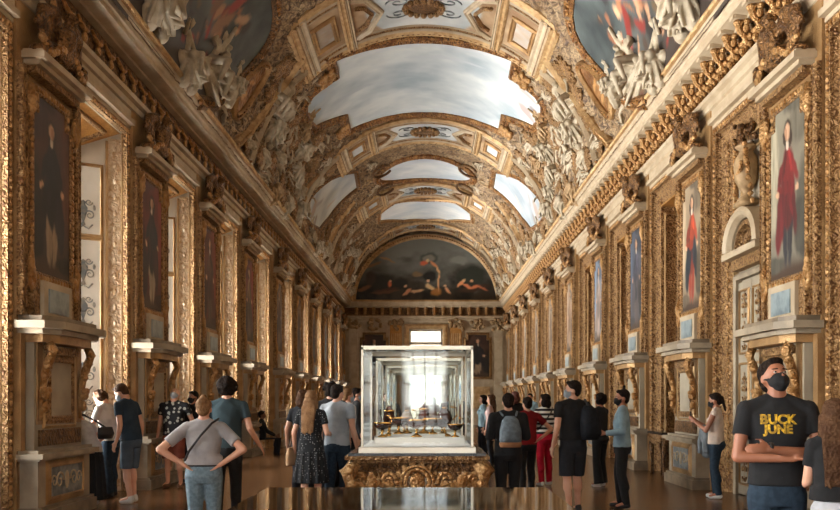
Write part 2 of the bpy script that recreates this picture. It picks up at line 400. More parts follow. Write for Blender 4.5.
def inside(poly, t, y):
    r = np.zeros(t.shape, bool); n = len(poly)
    for i in range(n):
        x0, y0 = poly[i]; x1, y1 = poly[(i + 1) % n]
        c = ((y0 > y) != (y1 > y)); xi = (x1 - x0) * (y - y0) / ((y1 - y0) if y1 != y0 else 1e-9) + x0
        r ^= c & (t < xi)
    return r
def dens(poly, step=.2, closed=True):
    out = []; n = len(poly)
    for i in range(n if closed else n - 1):
        a = Vector(poly[i]); b = Vector(poly[(i + 1) % n]); k = max(1, int((b - a).length / step))
        out += [a.lerp(b, j / k) for j in range(k)]
    if not closed: out.append(Vector(poly[-1]))
    return out
def chaikin(p, it=2, closed=True):
    for _ in range(it):
        q = []; n = len(p)
        for i in range(n if closed else n - 1):
            a = Vector(p[i]); b = Vector(p[(i + 1) % n]); q += [a.lerp(b, .25), a.lerp(b, .75)]
        if not closed: q = [Vector(p[0])] + q + [Vector(p[-1])]
        p = q
    return [tuple(v) for v in p]
def tu(poly): return [(t * K, y) for t, y in poly]
def canvas_on_vault(name, poly, colour, parent=None, h=.04, res=.07):
    t0, t1 = min(p[0] for p in poly), max(p[0] for p in poly); y0, y1 = min(p[1] for p in poly), max(p[1] for p in poly)
    T = np.linspace(t0, t1, max(3, int((t1 - t0) * K / res))); Y = np.linspace(y0, y1, max(3, int((y1 - y0) / res)))
    me = grid_mesh(name, T, Y, lambda t, y: np.full(t.shape, h), colour, lambda t, y: inside(poly, t, y))
    return link(name, me, paint_attr, parent)
def vframe(name, poly, w, hgt, m, parent=None, closed=True, beads=0, bm_=None, base=.0, step=.2, shift=0):
    P = dens(tu(poly), step, closed)
    q = [(-w / 2 + shift, base - .02), (-w / 2 + shift, hgt * .6 + base), (-w * .3 + shift, hgt + base), (-w * .1 + shift, hgt * .6 + base), (w * .1 + shift, hgt * .6 + base), (w * .3 + shift, hgt + base), (w / 2 + shift, hgt * .6 + base), (w / 2 + shift, base - .02)]
    o = MB().frame(P, q, vm, closed).build(name, m, parent)
    if beads:
        mb = MB(); D = dens(tu(poly), beads, closed)
        for k, p in enumerate(D):
            s = 1 if k % 2 else .75
            nx_ = Vector(D[(k + 1) % len(D)]) - Vector(D[k - 1]); nv = Vector((-nx_.y, nx_.x)).normalized() * shift if shift else Vector((0, 0)); p = p + nv
            mb.ell(vm(p.x, p.y, hgt * .62 + base), (w * .3 * s, beads * .42, w * .22 * s), n=6, k=4, rot=Euler((0, R(k * 77), R(k * 50))).to_matrix())
        b = mb.build('leaf_border', bm_ or leaf_dark, o, True)
    return o
def mirror(p): return [(-t, y) for t, y in p]
rng = np.random.RandomState(3)
def blob(t, y, ct, cy, rt, ry, rot=0, soft=.35):
    """soft elliptical brush mark, 0..1; angles in degrees of the vault scaled to metres"""
    a = R(rot); dx = (t - ct) * K + .22 * (fbm(t * K * 2.2 + 70, y * 2.2 + 70, 21, 3) - .5); dy = y - cy + .22 * (fbm(t * K * 2.2 + 90, y * 2.2 + 40, 23, 3) - .5); u = dx * math.cos(a) + dy * math.sin(a); v = -dx * math.sin(a) + dy * math.cos(a)
    d = np.sqrt((u / rt) ** 2 + (v / ry) ** 2) + .25 * (fbm(dx * 3 + 50, dy * 3 + 50, 5, 3) - .5)
    return np.clip((1 - d) / soft, 0, 1)
def sky_paint(t, y, seed=1, a=(156, 170, 178), b=(212, 216, 214), c=(186, 194, 198)):
    n = fbm(t * K * .7 + 20, y * .9 + 5, seed, 5); m = fbm(t * K * 2.5 + 20, y * 5 + 5, seed + 3, 3)
    o = mixc(L3(a), L3(b), np.clip((n - .3) * 2.6, 0, 1)); return mixc(o, L3(c), np.clip(m - .35, 0, 1) * .8)
def strokes(o, t, y, marks):
    for ct, cy, rt, ry, rot, c in marks: o = mixc(o, L3(c), blob(t, y, ct, cy, rt, ry, rot))
    return o
# --- the great central canvas
P1h = [(0, 24.45), (15, 24.4), (27, 24.15), (34, 23.95), (34.4, 25.2), (42.5, 25.1), (47, 25.05), (50.5, 25.2), (52, 25.7), (52, 26.4), (50.5, 27.3), (43, 27.9), (35.3, 28.5), (35.8, 30.0), (26, 30.3), (14, 30.5), (0, 30.6)]
P1 = P1h + [(-t, y) for t, y in P1h[-2:0:-1]]
FLAT = []
def ceiling_painting(label, poly, colour, fw=.34, fh=.14, fm=None, group=None, beads=.16, res=.07, fpath=None):
    root = empty('ceiling_painting', V(sum(p[0] for p in poly) / len(poly), sum(p[1] for p in poly) / len(poly), 0)); tag(root, label, 'ceiling painting', group)
    FLAT.append(poly); M = Matrix.Translation(root.location).inverted()
    c = canvas_on_vault('canvas', poly, colour, root, res=res); c.matrix_parent_inverse = M
    sg = sum(poly[i - 1][0] * poly[i][1] - poly[i][0] * poly[i - 1][1] for i in range(len(poly)))
    f = vframe('frame', fpath or poly, fw, fh, fm or leaf_dark, root, fpath is None, beads=beads, shift=(-.36 if sg > 0 else .36) * fw); f.matrix_parent_inverse = M
    return root
def big_sky(t, y):
    o = sky_paint(t, y, 1)
    return strokes(o, t, y, [(46, 26.8, .5, .25, 30, (176, 156, 150)), (49, 26.2, .3, .2, 0, (150, 140, 140)), (-47, 25.8, .6, .3, 0, (170, 186, 196)), (44, 25.6, .5, .15, 0, (186, 168, 160)), (-30, 27, .9, .14, 0, (176, 184, 190)), (10, 25.6, 1.4, .12, 0, (190, 196, 200))])
ceiling_painting('large pale cloud painting with stepped corners in the middle of the vault', P1, big_sky)
# --- side canvases at the near end, dark sky and red figures
NPh = chaikin([(46, 9.5), (47, 18.6), (50, 19.9), (57, 20.3), (66, 20.0), (76, 19.3), (84, 18.5), (91, 17.0), (93, 9.5)], 1)
NPF = chaikin([(46, 9.5), (47, 18.6), (50, 19.9), (57, 20.3), (66, 20.0), (76, 19.3), (84, 18.4), (89, 17.2)], 1, False)
def near_paint(s, warm):
    def f(t, y):
        o = mixc(L3((44, 52, 54)), L3((92, 100, 98)), np.clip((fbm(t * K * 1.1 + 9, y * 1.1, 8 + s, 5) - .3) * 2.2, 0, 1))
        o = mixc(o, L3((62, 40, 26)), np.clip((np.abs(t) - 66) / 22, 0, 1) * .7)
        rs = np.random.RandomState(11 + s)
        cols = [(150, 96, 66), (196, 150, 116), (134, 48, 40), (70, 52, 40), (150, 52, 44), (176, 128, 92), (44, 40, 38), (104, 84, 60)]
        mk = []
        for k in range(70):
            ct = s * rs.uniform(56 if k % 3 else 52, 84); cy = rs.uniform(14.6, 18.9)
            mk.append((ct, cy, rs.uniform(.1, .4), rs.uniform(.05, .16), rs.uniform(-70, 70), cols[rs.randint(len(cols))]))
        if s > 0: mk += [(60, 17.2, .5, .16, 50, (176, 120, 84)), (62, 17.6, .18, .14, 0, (214, 170, 132)), (68, 17.4, .5, .22, 30, (132, 44, 36)), (72, 18.0, .3, .2, 0, (160, 100, 70))]
        else: mk += [(-57, 17.8, .5, .2, 30, (158, 58, 50)), (-60, 18.4, .4, .14, 60, (186, 146, 112)), (-66, 17.6, .6, .2, 40, (150, 110, 80)), (-62, 17, .5, .2, 10, (120, 84, 60))]
        return strokes(o, t, y, mk)
    return f
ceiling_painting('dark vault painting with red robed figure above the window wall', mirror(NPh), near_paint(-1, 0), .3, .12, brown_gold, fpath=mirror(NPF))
ceiling_painting('dark vault painting with orange flames and figures above the door wall', NPh, near_paint(1, 0), .3, .12, fpath=NPF)
# --- pale side canvases further down
P2h = [(39.6, 34.9), (47, 33.9), (54.7, 32.95), (66, 31.95), (74, 31.3), (79.5, 31.1), (79, 33.2), (75.5, 35.3), (66, 36.3), (54, 36.8), (41, 37.2)]
def side_sky(s):
    def f(t, y):
        o = sky_paint(t, y, 4 + s, (150, 162, 172), (204, 208, 206))
        return strokes(o, t, y, [(s * 72, 33, .5, .4, 20, (176, 158, 146)), (s * 76, 34, .4, .3, 0, (150, 140, 132)), (s * 66, 33.5, .5, .14, 60, (170, 170, 172)), (s * 60, 35.5, .5, .12, 40, (196, 182, 170))])
    return f
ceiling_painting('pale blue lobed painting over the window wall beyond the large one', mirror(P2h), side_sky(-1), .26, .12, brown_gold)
ceiling_painting('pale pink lobed painting over the door wall beyond the large one', P2h, side_sky(1), .26, .12)
OV = [(27 * math.cos(a), 37.9 + 1.75 * math.sin(a)) for a in [k * 2 * math.pi / 40 for k in range(40)]]
ceiling_painting('oval white sky painting in a gilt leaf ring at the crown of the vault', OV, lambda t, y: sky_paint(t, y, 9, (176, 186, 192), (216, 218, 216)), .34, .14)
P3 = [(-20, 43.4), (0, 44.1), (20, 43.4), (31, 44.2), (33, 45.8), (16, 48.1), (0, 48.7), (-16, 48.1), (-33, 45.8), (-31, 44.2)]
ceiling_painting('small white ceiling painting with cut corners above the end wall painting', P3, lambda t, y: sky_paint(t, y, 12, (186, 194, 198), (222, 222, 218)), .3, .12, gold_flat)
P4 = [(t, y - 17.4) for t, y in OV]
ceiling_painting('oval cloud painting at the crown of the vault before the large stepped one', [(t, y - 19.6) for t, y in OV], lambda t, y: sky_paint(t, y, 15), .34, .14)

# --- ribs across the vault, painted in grey with framed panels
def rib(n, Y0, Y1, T=46, seed=0, light=0, near=False):
    FLAT.append([(-T, Y0), (T, Y0), (T, Y1), (-T, Y1)])
    root = struct(empty('trim_%d' % n))
    yc = (Y0 + Y1) / 2; hw = (Y1 - Y0) / 2
    def colr(t, y):
        o = mixc(L3((134, 104, 74)), L3((186, 158, 124)), np.clip((fbm(t * K * 2, y * 2, seed, 4) - .3) * 2.2, 0, 1))
        at = np.abs(t)
        mid = at < 20
        blue = sky_paint(t, y, seed + 2, (150, 158, 160), (206, 206, 200))
        lim = 20 - 9 * np.abs((y - yc) / hw) ** 1.5
        k = np.clip((lim - at) / 1.0, 0, 1); o = mixc(o, blue, k)
        k = ((at > 31) & (at < 39) & (np.abs(y - yc) < hw * .42)).astype(float); o = mixc(o, sky_paint(t, y, seed + 6, (146, 128, 112) if not light else (176, 182, 186), (178, 158, 136) if not light else (212, 212, 208)), k)
        return o
    T_ = np.linspace(-T, T, 130); Y_ = np.linspace(Y0, Y1, max(10, int((Y1 - Y0) / .08)))
    link('painted_band', grid_mesh('band', T_, Y_, lambda t, y: np.full(t.shape, .06), colr), paint_attr, root)
    for y in (Y0, Y1): vframe('rib_moulding', [(-T, y), (T, y)], .22, .14, gold_pale, root, False, beads=.14 if y == Y1 else 0)
    for dy, w_, m_ in ((.22, .1, stone_light), (.36, .06, gold), (.46, .05, stone_light)):
        for y in (Y0 + dy, Y1 - dy): vframe('rib_fillet', [(-T, y), (T, y)], w_, .1 - dy * .1, m_, root, False, base=.04)
    for s in (-1, 1):
        vframe('panel_frame', rectT(s * 31, s * 39, yc - hw * .42, yc + hw * .42), .14, .08, gold_flat, root, base=.05)
        for a, w, m in ((27, .2, gold_pale), (25.2, .12, stone_light), (42, .3, stone_light), (44, .16, gold), (46, .3, gold_pale)):
            vframe('pilaster_moulding', [(s * a, Y0), (s * a, Y1)], w, .12, m, root, False, base=.05)
        vframe('pointed_moulding', [(s * 24, yc - hw * .7), (s * 19, yc - hw * .55), (s * 14.5, yc), (s * 19, yc + hw * .55), (s * 24, yc + hw * .7)], .16, .09, stone_light, root, False, base=.05, step=.15)
        vframe('pointed_moulding', [(s * 23, yc - hw * .4), (s * 20, yc - hw * .3), (s * 17.5, yc), (s * 20, yc + hw * .3), (s * 23, yc + hw * .4)], .08, .09, gold, root, False, base=.05, step=.15)
    mb = MB().ell(V(0, yc, .08), (.42, .34, .1), n=16, k=8).build('central_boss', brown_gold, root, True)
    mb = MB()
    for k in range(16):
        a = k * math.pi / 8; mb.ell(V(math.cos(a) * .46 / K, yc + math.sin(a) * .4, .12), (.09, .09, .09))
    mb.build('boss_wreath', gold, root, True)
    # grotesque scrolls painted blue grey either side of the boss
    mb = MB()
    for s in (-1, 1):
        for q in (-1, 1):
            pts = []
            for i in range(22):
                a = i * .42; r = .34 * (1 - i / 26); pts.append(V((s * (8.5 + r / K * math.cos(a) * .9)), yc + q * (.32 + r * math.sin(a) * .7), .07))
            mb.tube(pts, .022, n=5)
    mb.build('painted_scrolls', bluegrey, root, True)
    return root
def rectT(a, b, y0, y1):
    a, b = min(a, b), max(a, b); return [(a, y0), (b, y0), (b, y1), (a, y1)]
rib(4, 20.7, 23.85, seed=20)
rib(5, 31.2, 33.9, seed=30, light=1)
rib(6, 40.4, 43.0, seed=40, light=1)
rib(7, 49.4, 51.3, seed=50, light=1)
rib(8, 12.0, 14.6, seed=60)
# arched mouldings that run down from the ribs to the cornice
arc_root = struct(empty('trim_9'))
for s in (-1, 1):
    for Y in (23.2, 31.4, 40.3, 42.9, 50.4):
        vframe('arch_moulding', [(s * 46, Y), (s * 60, Y - .3), (s * 76, Y - .7), (s * 89, Y - 1.3)], .2, .2, stone_light, arc_root, False, beads=.15)
    for Y in (22.4, 38.4, 48.8):
        vframe('arch_moulding', [(s * 46, Y), (s * 56, Y + .2), (s * 70, Y - .2), (s * 80, Y - .9), (s * 89, Y - 2)], .22, .2, gold_pale, arc_root, False, beads=.15, bm_=gold_flat)
    # stepped gilt blocks in the corners of the great canvas
    for y in (24.6, 29.4):
        mb = MB()
        for k in range(40):
            mb.ell(V(s * (36.5 + rng.uniform(0, 6)), y + rng.uniform(-.35, .35), .16), (.09, .1, .07), rot=Euler((rng.uniform(0, 3), 0, rng.uniform(0, 3))).to_matrix(), n=6, k=4)
        mb.build('leaf_border', gold_carve, arc_root, True)
# chains of gilt balls swagging round the crown oval
mb = MB()
for s in (-1, 1):
    for yc in (36.4, 39.6):
        for k in range(30):
            a = k / 29 * 2 * math.pi * .8 + .6; mb.ell(V(s * 25 + 5.5 * math.cos(a), yc + .75 * math.sin(a), .2), .06, n=6, k=4)
mb.build('ball_garland', brown_gold, arc_root, True)
# bronze medallions
def medallion(s, yc, tc=71, label='', rt=.98, ry=.5, tilt=32):
    root = empty('bronze_medallion', V(s * tc, yc, 0)); tag(root, label, 'medallion', None)
    FLAT.append([(s * (tc + rt / K * math.cos(a) * 1.1), yc - rt * math.cos(a) * .55 + ry * 1.2 * math.sin(a)) for a in [k * .35 for k in range(18)]])
    M = Matrix.Translation(root.location).inverted(); P = []
    for k in range(36):
        a = k * math.pi / 18; u = rt * math.cos(a); v = ry * math.sin(a); P.append((s * (tc + (u * math.cos(R(tilt)) - v * math.sin(R(tilt)) * .0) / K), yc - u * math.sin(R(tilt)) * .9 + v))
    def c(t, y):
        o = mixc(L3((112, 74, 42)), L3((176, 128, 78)), np.clip((fbm(t * K * 4, y * 4, 3, 4) - .3) * 2.2, 0, 1))
        return strokes(o, t, y, [(s * (tc + 3), yc - .1, .3, .09, 60, (206, 160, 104)), (s * (tc - 3), yc + .15, .3, .08, 70, (196, 148, 92)), (s * (tc + 6), yc - .4, .2, .1, 0, (84, 54, 30))])
    q = canvas_on_vault('relief_disc', P, c, root, .06, .05); q.data.materials.clear(); q.data.materials.append(bronze_attr); q.matrix_parent_inverse = M
    f = vframe('ring_frame', P, .16, .12, gold_flat, root, beads=.12, step=.15, base=.03); f.matrix_parent_inverse = M
    return root
bronze_attr = mat('bronze relief', (128, 90, 50), 0.45, .4, attr=True, bump=0.9, bscale=9, bdist=.05)
for s, sd in ((-1, 'window'), (1, 'door')):
    medallion(s, 20.55, 70, f'oval bronze relief medallion above the {sd} wall, just beyond the dark vault painting')
    medallion(s, 30.6, 70, f'narrow oval medallion on the {sd} side of the vault between the large and lobed paintings', .95, .3, 36)
    medallion(s, 38.6, 70, f'narrow oval medallion on the {sd} side of the vault beyond the lobed painting', .95, .34, 30)
    medallion(s, 46.4, 70, f'small oval medallion on the {sd} side of the vault beside the end wall painting', .9, .4, 20)
o = link('ceiling', grid_mesh('vault', Tg, Yg, relief), stucco_vault); struct(o)
# --- end lunette painting
def lunette():
    nx, nz = 150, 75; X = np.linspace(-4.25, 4.25, nx); Z = np.linspace(7.45, 11.3, nz); xx, zz = np.meshgrid(X, Z, indexing='ij')
    zt = 7.4 + 3.85 * np.sqrt(np.clip(1 - (xx / 4.28) ** 2, 0, 1))
    t = xx / K; y = zz          # reuse the brush in metres
    o = mixc(L3((74, 66, 54)), L3((150, 156, 150)), np.clip((zz - 8.3) / 2.2 + (fbm(xx + 9, zz * 1.5, 2, 4) - .5) * 1.2, 0, 1))
    o = mixc(o, L3((30, 28, 22)), np.clip(((fbm(xx * .9 + 3, zz * .9, 7, 4) - .45) * 5) * np.clip((9.6 - zz) / 1.0, 0, 1), 0, 1))
    m = [(-2.6, 8.6, .9, .6, 0, (34, 32, 26)), (2.8, 9.0, 1.1, .7, 0, (36, 40, 34)), (2.9, 8.2, 1.1, .22, 10, (56, 36, 24)), (-1.5, 8.5, .5, .4, 0, (28, 28, 24)),
         (.2, 10.0, .62, .36, 0, (44, 58, 52)), (.2, 10.0, .46, .26, 0, (120, 116, 108)), (-.1, 9.75, .28, .16, 30, (186, 96, 66)), (.45, 9.65, .34, .12, -40, (206, 128, 92)), (.1, 9.9, .14, .12, 0, (220, 170, 132)), (.7, 9.3, .3, .08, -70, (200, 150, 110)),
         (.2, 8.9, .5, .42, 0, (22, 22, 20)), (-.5, 9.1, .36, .22, 0, (112, 92, 66)), (2.1, 8.5, .3, .13, 40, (196, 128, 88)), (2.5, 8.35, .4, .13, -20, (186, 112, 76)), (3.0, 8.3, .36, .11, 10, (180, 108, 72)), (3.4, 8.2, .4, .09, -20, (160, 96, 64)), (2.3, 8.7, .12, .1, 0, (206, 150, 112)), (2.8, 8.6, .12, .1, 0, (206, 140, 100)),
         (-2.2, 8.45, .16, .22, 0, (170, 92, 60)), (-2.15, 8.65, .09, .08, 0, (196, 140, 104)), (-2.4, 8.1, .9, .14, 8, (64, 40, 30)), (-3.2, 9.6, .7, .1, 20, (110, 84, 60)), (-2.3, 9.9, .6, .07, -25, (140, 112, 82)), (-3.3, 8.8, .4, .5, 0, (52, 42, 34)), (-3.7, 8.2, .5, .15, 20, (96, 64, 42)),
         (-.5, 8.05, .5, .12, 12, (196, 150, 112)), (-1.1, 7.95, .35, .12, 40, (178, 128, 92)), (-1.2, 8.3, .12, .12, 0, (196, 150, 116)), (.25, 8.3, .35, .14, -20, (206, 160, 120)), (.1, 8.6, .14, .13, 0, (200, 150, 116)), (.6, 8.0, .4, .3, 30, (150, 104, 52)), (.75, 8.6, .06, .6, 0, (190, 146, 104)), (1.3, 8.05, .3, .12, -50, (196, 140, 104)), (1.15, 8.35, .12, .11, 0, (200, 150, 112)), (-2.4, 8.0, 1.0, .1, 5, (84, 56, 38)), (2.0, 9.9, .7, .3, 0, (116, 118, 112)), (-1.4, 10.3, .8, .3, 0, (110, 114, 110))]
    m = [(q[0] / K, q[1], q[2], q[3], q[4], tuple(min(255, int(v * 1.35 + 6)) for v in q[5])) for q in m]
    o = strokes(o, t, y, m)
    ins = (zz < zt)
    idx = -np.ones(xx.shape, int); vs = []; cs = []
    for i in range(nx):
        for j in range(nz):
            if ins[i, j] or (j > 0 and ins[i, j - 1]): idx[i, j] = len(vs); vs.append((xx[i, j], YE - .06, min(zz[i, j], zt[i, j]))); cs.append(o[i, j])
    fs = [(idx[i, j], idx[i + 1, j], idx[i + 1, j + 1], idx[i, j + 1]) for i in range(nx - 1) for j in range(nz - 1) if min(idx[i, j], idx[i + 1, j], idx[i + 1, j + 1], idx[i, j + 1]) >= 0]
    me = bpy.data.meshes.new('canvas'); me.from_pydata(vs, [], fs); a = me.color_attributes.new('Col', 'FLOAT_COLOR', 'POINT')
    a.data.foreach_set('color', np.concatenate([np.array(cs), np.ones((len(cs), 1))], 1).ravel())
    root = empty('lunette_painting', (0, YE, 7.4)); tag(root, 'dark arched painting of reclining figures and trees over the end wall', 'painting')
    c = link('canvas', me, paint_attr, root); c.location = (0, -YE, -7.4)
    path = [(4.3 * math.cos(a), 3.87 * math.sin(a)) for a in [math.pi * k / 40 for k in range(41)]]
    MB().frame(path, [(-.14, 0), (-.14, .3), (0, .22), (.1, .12), (.1, 0)], lambda u, v, h: (u, -h, v), False).build('arched_frame', gold_pale, root)
    mb = MB()
    for k in range(90):
        a = math.pi * k / 89; mb.ell((4.32 * math.cos(a), -.26, 3.9 * math.sin(a)), (.06, .05, .05), n=6, k=4)
    mb.build('leaf_border', gold_carve, root, True)
    MB().box(-4.3, 4.3, -.3, 0, 0, .08).build('bottom_moulding', gold_flat, root)
lunette()

# ------------------------------------------------------------------ piers: pedestal, consoles, shelf, plaque, gilt strips
def scroll(mb, cx, cz, r, s, y, turns=1.6, thick=.022, up=1, n=18):
    pts = []
    for i in range(n):
        a = i / (n - 1) * turns * 2 * math.pi; q = r * (1 - .8 * i / (n - 1)); pts.append((cx + s * (r - q * math.cos(a)) - s * r, y, cz + up * q * math.sin(a)))
    mb.tube(pts, [thick * (1 - .4 * i / n) for i in range(n)], n=6)
def make_pier():
    root = struct(empty('trim_10'))
    w = .80
    def P(nm, mb, m, sm=False): return mb.build(nm, m, root, sm)
    P('pier_body', MB().box(-.88, .88, -.15, 0, 0, 6.45), gold_flat)
    # plinth stage
    P('plinth', MB().box(-.86, .86, 0, .30, 0, .16).box(-.84, .84, 0, .27, .16, .2), stone_dark)
    P('dado_block', MB().box(-.8, .8, 0, .22, .2, .76), stone)
    P('dado_panel', MB().box(-.50, .50, .2, .235, .30, .66), bluegrey)
    mb = MB()
    for s in (-1, 1):
        scroll(mb, s * .22, .48, .12, s, .24, 1.3, .014); scroll(mb, s * .38, .48, .09, -s, .24, 1.2, .012)
    mb.ell((0, .24, .48), (.06, .02, .12), n=8)
    P('dado_ornament', mb, stone_light, True)
    P('dado_frame', MB().frame(rect(-.5, .5, .30, .66), prof(.09, .06), lambda u, v, h: (u, .2 + h, v)), gold_flat)
    P('dado_cornice', MB().box(-.86, .86, 0, .27, .76, .79).box(-.9, .9, 0, .32, .79, .85).box(-.84, .84, 0, .24, .85, .89), stone)
    # pedestal stage
    P('pedestal_body', MB().box(-.72, .72, 0, .14, .89, 2.22), panel_m)
    P('frieze_band', MB().box(-.62, .62, .13, .17, .93, 1.13), brown_gold)
    P('pedestal_panel', MB().box(-.34, .34, .13, .155, 1.3, 1.98), panel_m)
    P('panel_frame', MB().frame(rect(-.34, .34, 1.3, 1.98), prof(.1, .06), lambda u, v, h: (u, .13 + h, v)), gold)
    P('outer_frame', MB().frame(rect(-.47, .47, 1.18, 2.1), prof(.04, .04), lambda u, v, h: (u, .13 + h, v)), gold_pale)
    P('neck_moulding', MB().box(-.5, .5, .12, .2, 2.08, 2.18), gold)
    for s in (-1, 1):
        mb = MB(); x = s * .6
        pts = [(x, .16, 1.25), (x, .17, 1.5), (x, .19, 1.66), (x, .22, 1.84), (x, .28, 2.0), (x, .32, 2.1), (x, .28, 2.18), (x, .24, 2.16)]
        mb.tube(pts, [.03, .04, .045, .05, .06, .065, .06, .04], n=8)
        for k in range(4): mb.ell((x, .23 + .03 * k, 1.80 + .11 * k), (.08, .045, .05), n=8)
        mb.ell((x, .22, 1.56), (.075, .07, .07)); mb.ell((x, .21, 1.42), (.05, .05, .08)); mb.ell((x - .05, .24, 1.62), .045).ell((x + .05, .24, 1.62), .045)
        mb.tube([(x + .08 * math.cos(a) * .9, .31, 2.1 + .075 * math.sin(a)) for a in [i * .5 for i in range(13)]], .022, n=6)
        P('volute_console', mb, gold_carve, True)
        P('console_backing', MB().box(x - .07, x + .07, .13, .16, 1.2, 2.2), gold_flat)
    # curved shelf cornice
    for nm, z0, z1, d, e, m in (('shelf_bed_moulding', 2.2, 2.3, .36, .76, gold_flat), ('shelf', 2.3, 2.36, .42, .86, stone), ('shelf_edge', 2.36, 2.45, .5, .94, stone), ('shelf_top', 2.45, 2.52, .4, .84, stone_dark)):
        pts = [(-e, 0), (e, 0), (e, d * .72), (e - .1, d * .8), (e - .26, d), (0, d), (-(e - .26), d), (-(e - .1), d * .8), (-e, d * .72)]
        mb = MB(); n = len(pts); mb.add([(x, y, z) for z in (z0, z1) for x, y in pts], [tuple(range(n))[::-1], tuple(range(n, 2 * n))] + [(i, (i + 1) % n, n + (i + 1) % n, n + i) for i in range(n)])
        P(nm, mb, m)
    # plaque stage
    P('plaque_backing', MB().box(-.6, .6, 0, .08, 2.5, 3.0), gold)
    P('plaque_mount', MB().box(-.42, .42, .07, .13, 2.53, 2.99), stone_light)
    P('name_plaque', MB().box(-.3, .3, .12, .145, 2.6, 2.9), mat('pale blue plaque', (104, 120, 128), .3, 0, (150, 164, 168), 4))
    # upright gilt strips either side of the picture
    for s in (-1, 1):
        P('gilt_strip', MB().box(s * .88 if s < 0 else .74, s * .74 if s < 0 else .88, 0, .06, 2.52, 5.55).frame(rect(s * .81 - .05, s * .81 + .05, 2.6, 5.5), prof(.02, .03), lambda u, v, h: (u, .05 + h, v)), gold)
        P('gilt_strip', MB().box(s * .88 if s < 0 else .76, s * .76 if s < 0 else .88, 0, .05, .89, 2.3), gold_flat)
    # cap cornice over the picture
    P('cap_bed_moulding', MB().box(-.66, .66, 0, .14, 5.5, 5.58), gold)
    P('cap_cornice', MB().box(-.7, .7, 0, .2, 5.58, 5.64).box(-.76, .76, 0, .28, 5.64, 5.72).box(-.72, .72, 0, .24, 5.72, 5.76), stone_light)
    return root
def make_picture_frame_mesh():
    mb = MB(); f = lambda u, v, h: (u, .02 + h, v)
    mb.frame(eared(.54, 3.1, 5.3), prof(.13, .05), f)
    me = mb.mesh('frame'); me.materials.append(gold)
    mb = MB()
    path = dens(eared(.61, 3.03, 5.37), .085)
    for k, p in enumerate(path): mb.ell((p.x, .06, p.y), (.04, .024, .045), n=6, k=4)
    for s in (-1, 1):      # carved ears and feet
        for z in (5.16, 3.0):
            for k in range(9):
                a = k * .7; mb.ell((s * (.66 + .06 * math.cos(a)), .08, z + .12 * math.sin(a)), (.045, .04, .06), n=6, k=4)
        mb.tube([(s * .68, .07, 2.98), (s * .7, .09, 3.2), (s * .66, .08, 3.34)], [.06, .05, .02], n=6)
        mb.tube([(s * .68, .07, 5.34), (s * .7, .09, 5.1), (s * .68, .07, 4.9)], [.07, .06, .02], n=6)
    b = mb.mesh('leaf_border', True); b.materials.append(gold_carve)
    return me, b
pf_me, pf_b = make_picture_frame_mesh()
def canvas_mesh(w, z0, z1, fn, nx=46, nz=96, e=.14, d=.22, y=.045):
    X = np.linspace(-w, w, nx); Z = np.linspace(z0, z1, nz); xx, zz = np.meshgrid(X, Z, indexing='ij')
    c = fn(xx / w, (zz - z0) / (z1 - z0)).reshape(-1, 3)
    vs = np.stack([xx, np.full(xx.shape, y), zz], -1).reshape(-1, 3)
    fs = [(i * nz + j, (i + 1) * nz + j, (i + 1) * nz + j + 1, i * nz + j + 1) for i in range(nx - 1) for j in range(nz - 1)
          if not (abs(X[i] + X[i + 1]) / 2 > w - e and (Z[j] + Z[j + 1]) / 2 > z1 - d)]
    me = bpy.data.meshes.new('canvas'); me.from_pydata(vs.tolist(), [], fs); a = me.color_attributes.new('Col', 'FLOAT_COLOR', 'POINT')
    a.data.foreach_set('color', np.concatenate([c, np.ones((len(c), 1))], 1).ravel()); me.materials.append(paint_attr)
    return me
def el(x, y, cx, cy, rx, ry, rot=0, soft=.25):
    a = R(rot); dx = (x - cx) * .5; dy = (y - cy) * 2.2; u = dx * math.cos(a) + dy * math.sin(a); v = -dx * math.sin(a) + dy * math.cos(a)
    return np.clip((1 - np.sqrt((u / rx) ** 2 + (v / ry) ** 2)) / soft, 0, 1)
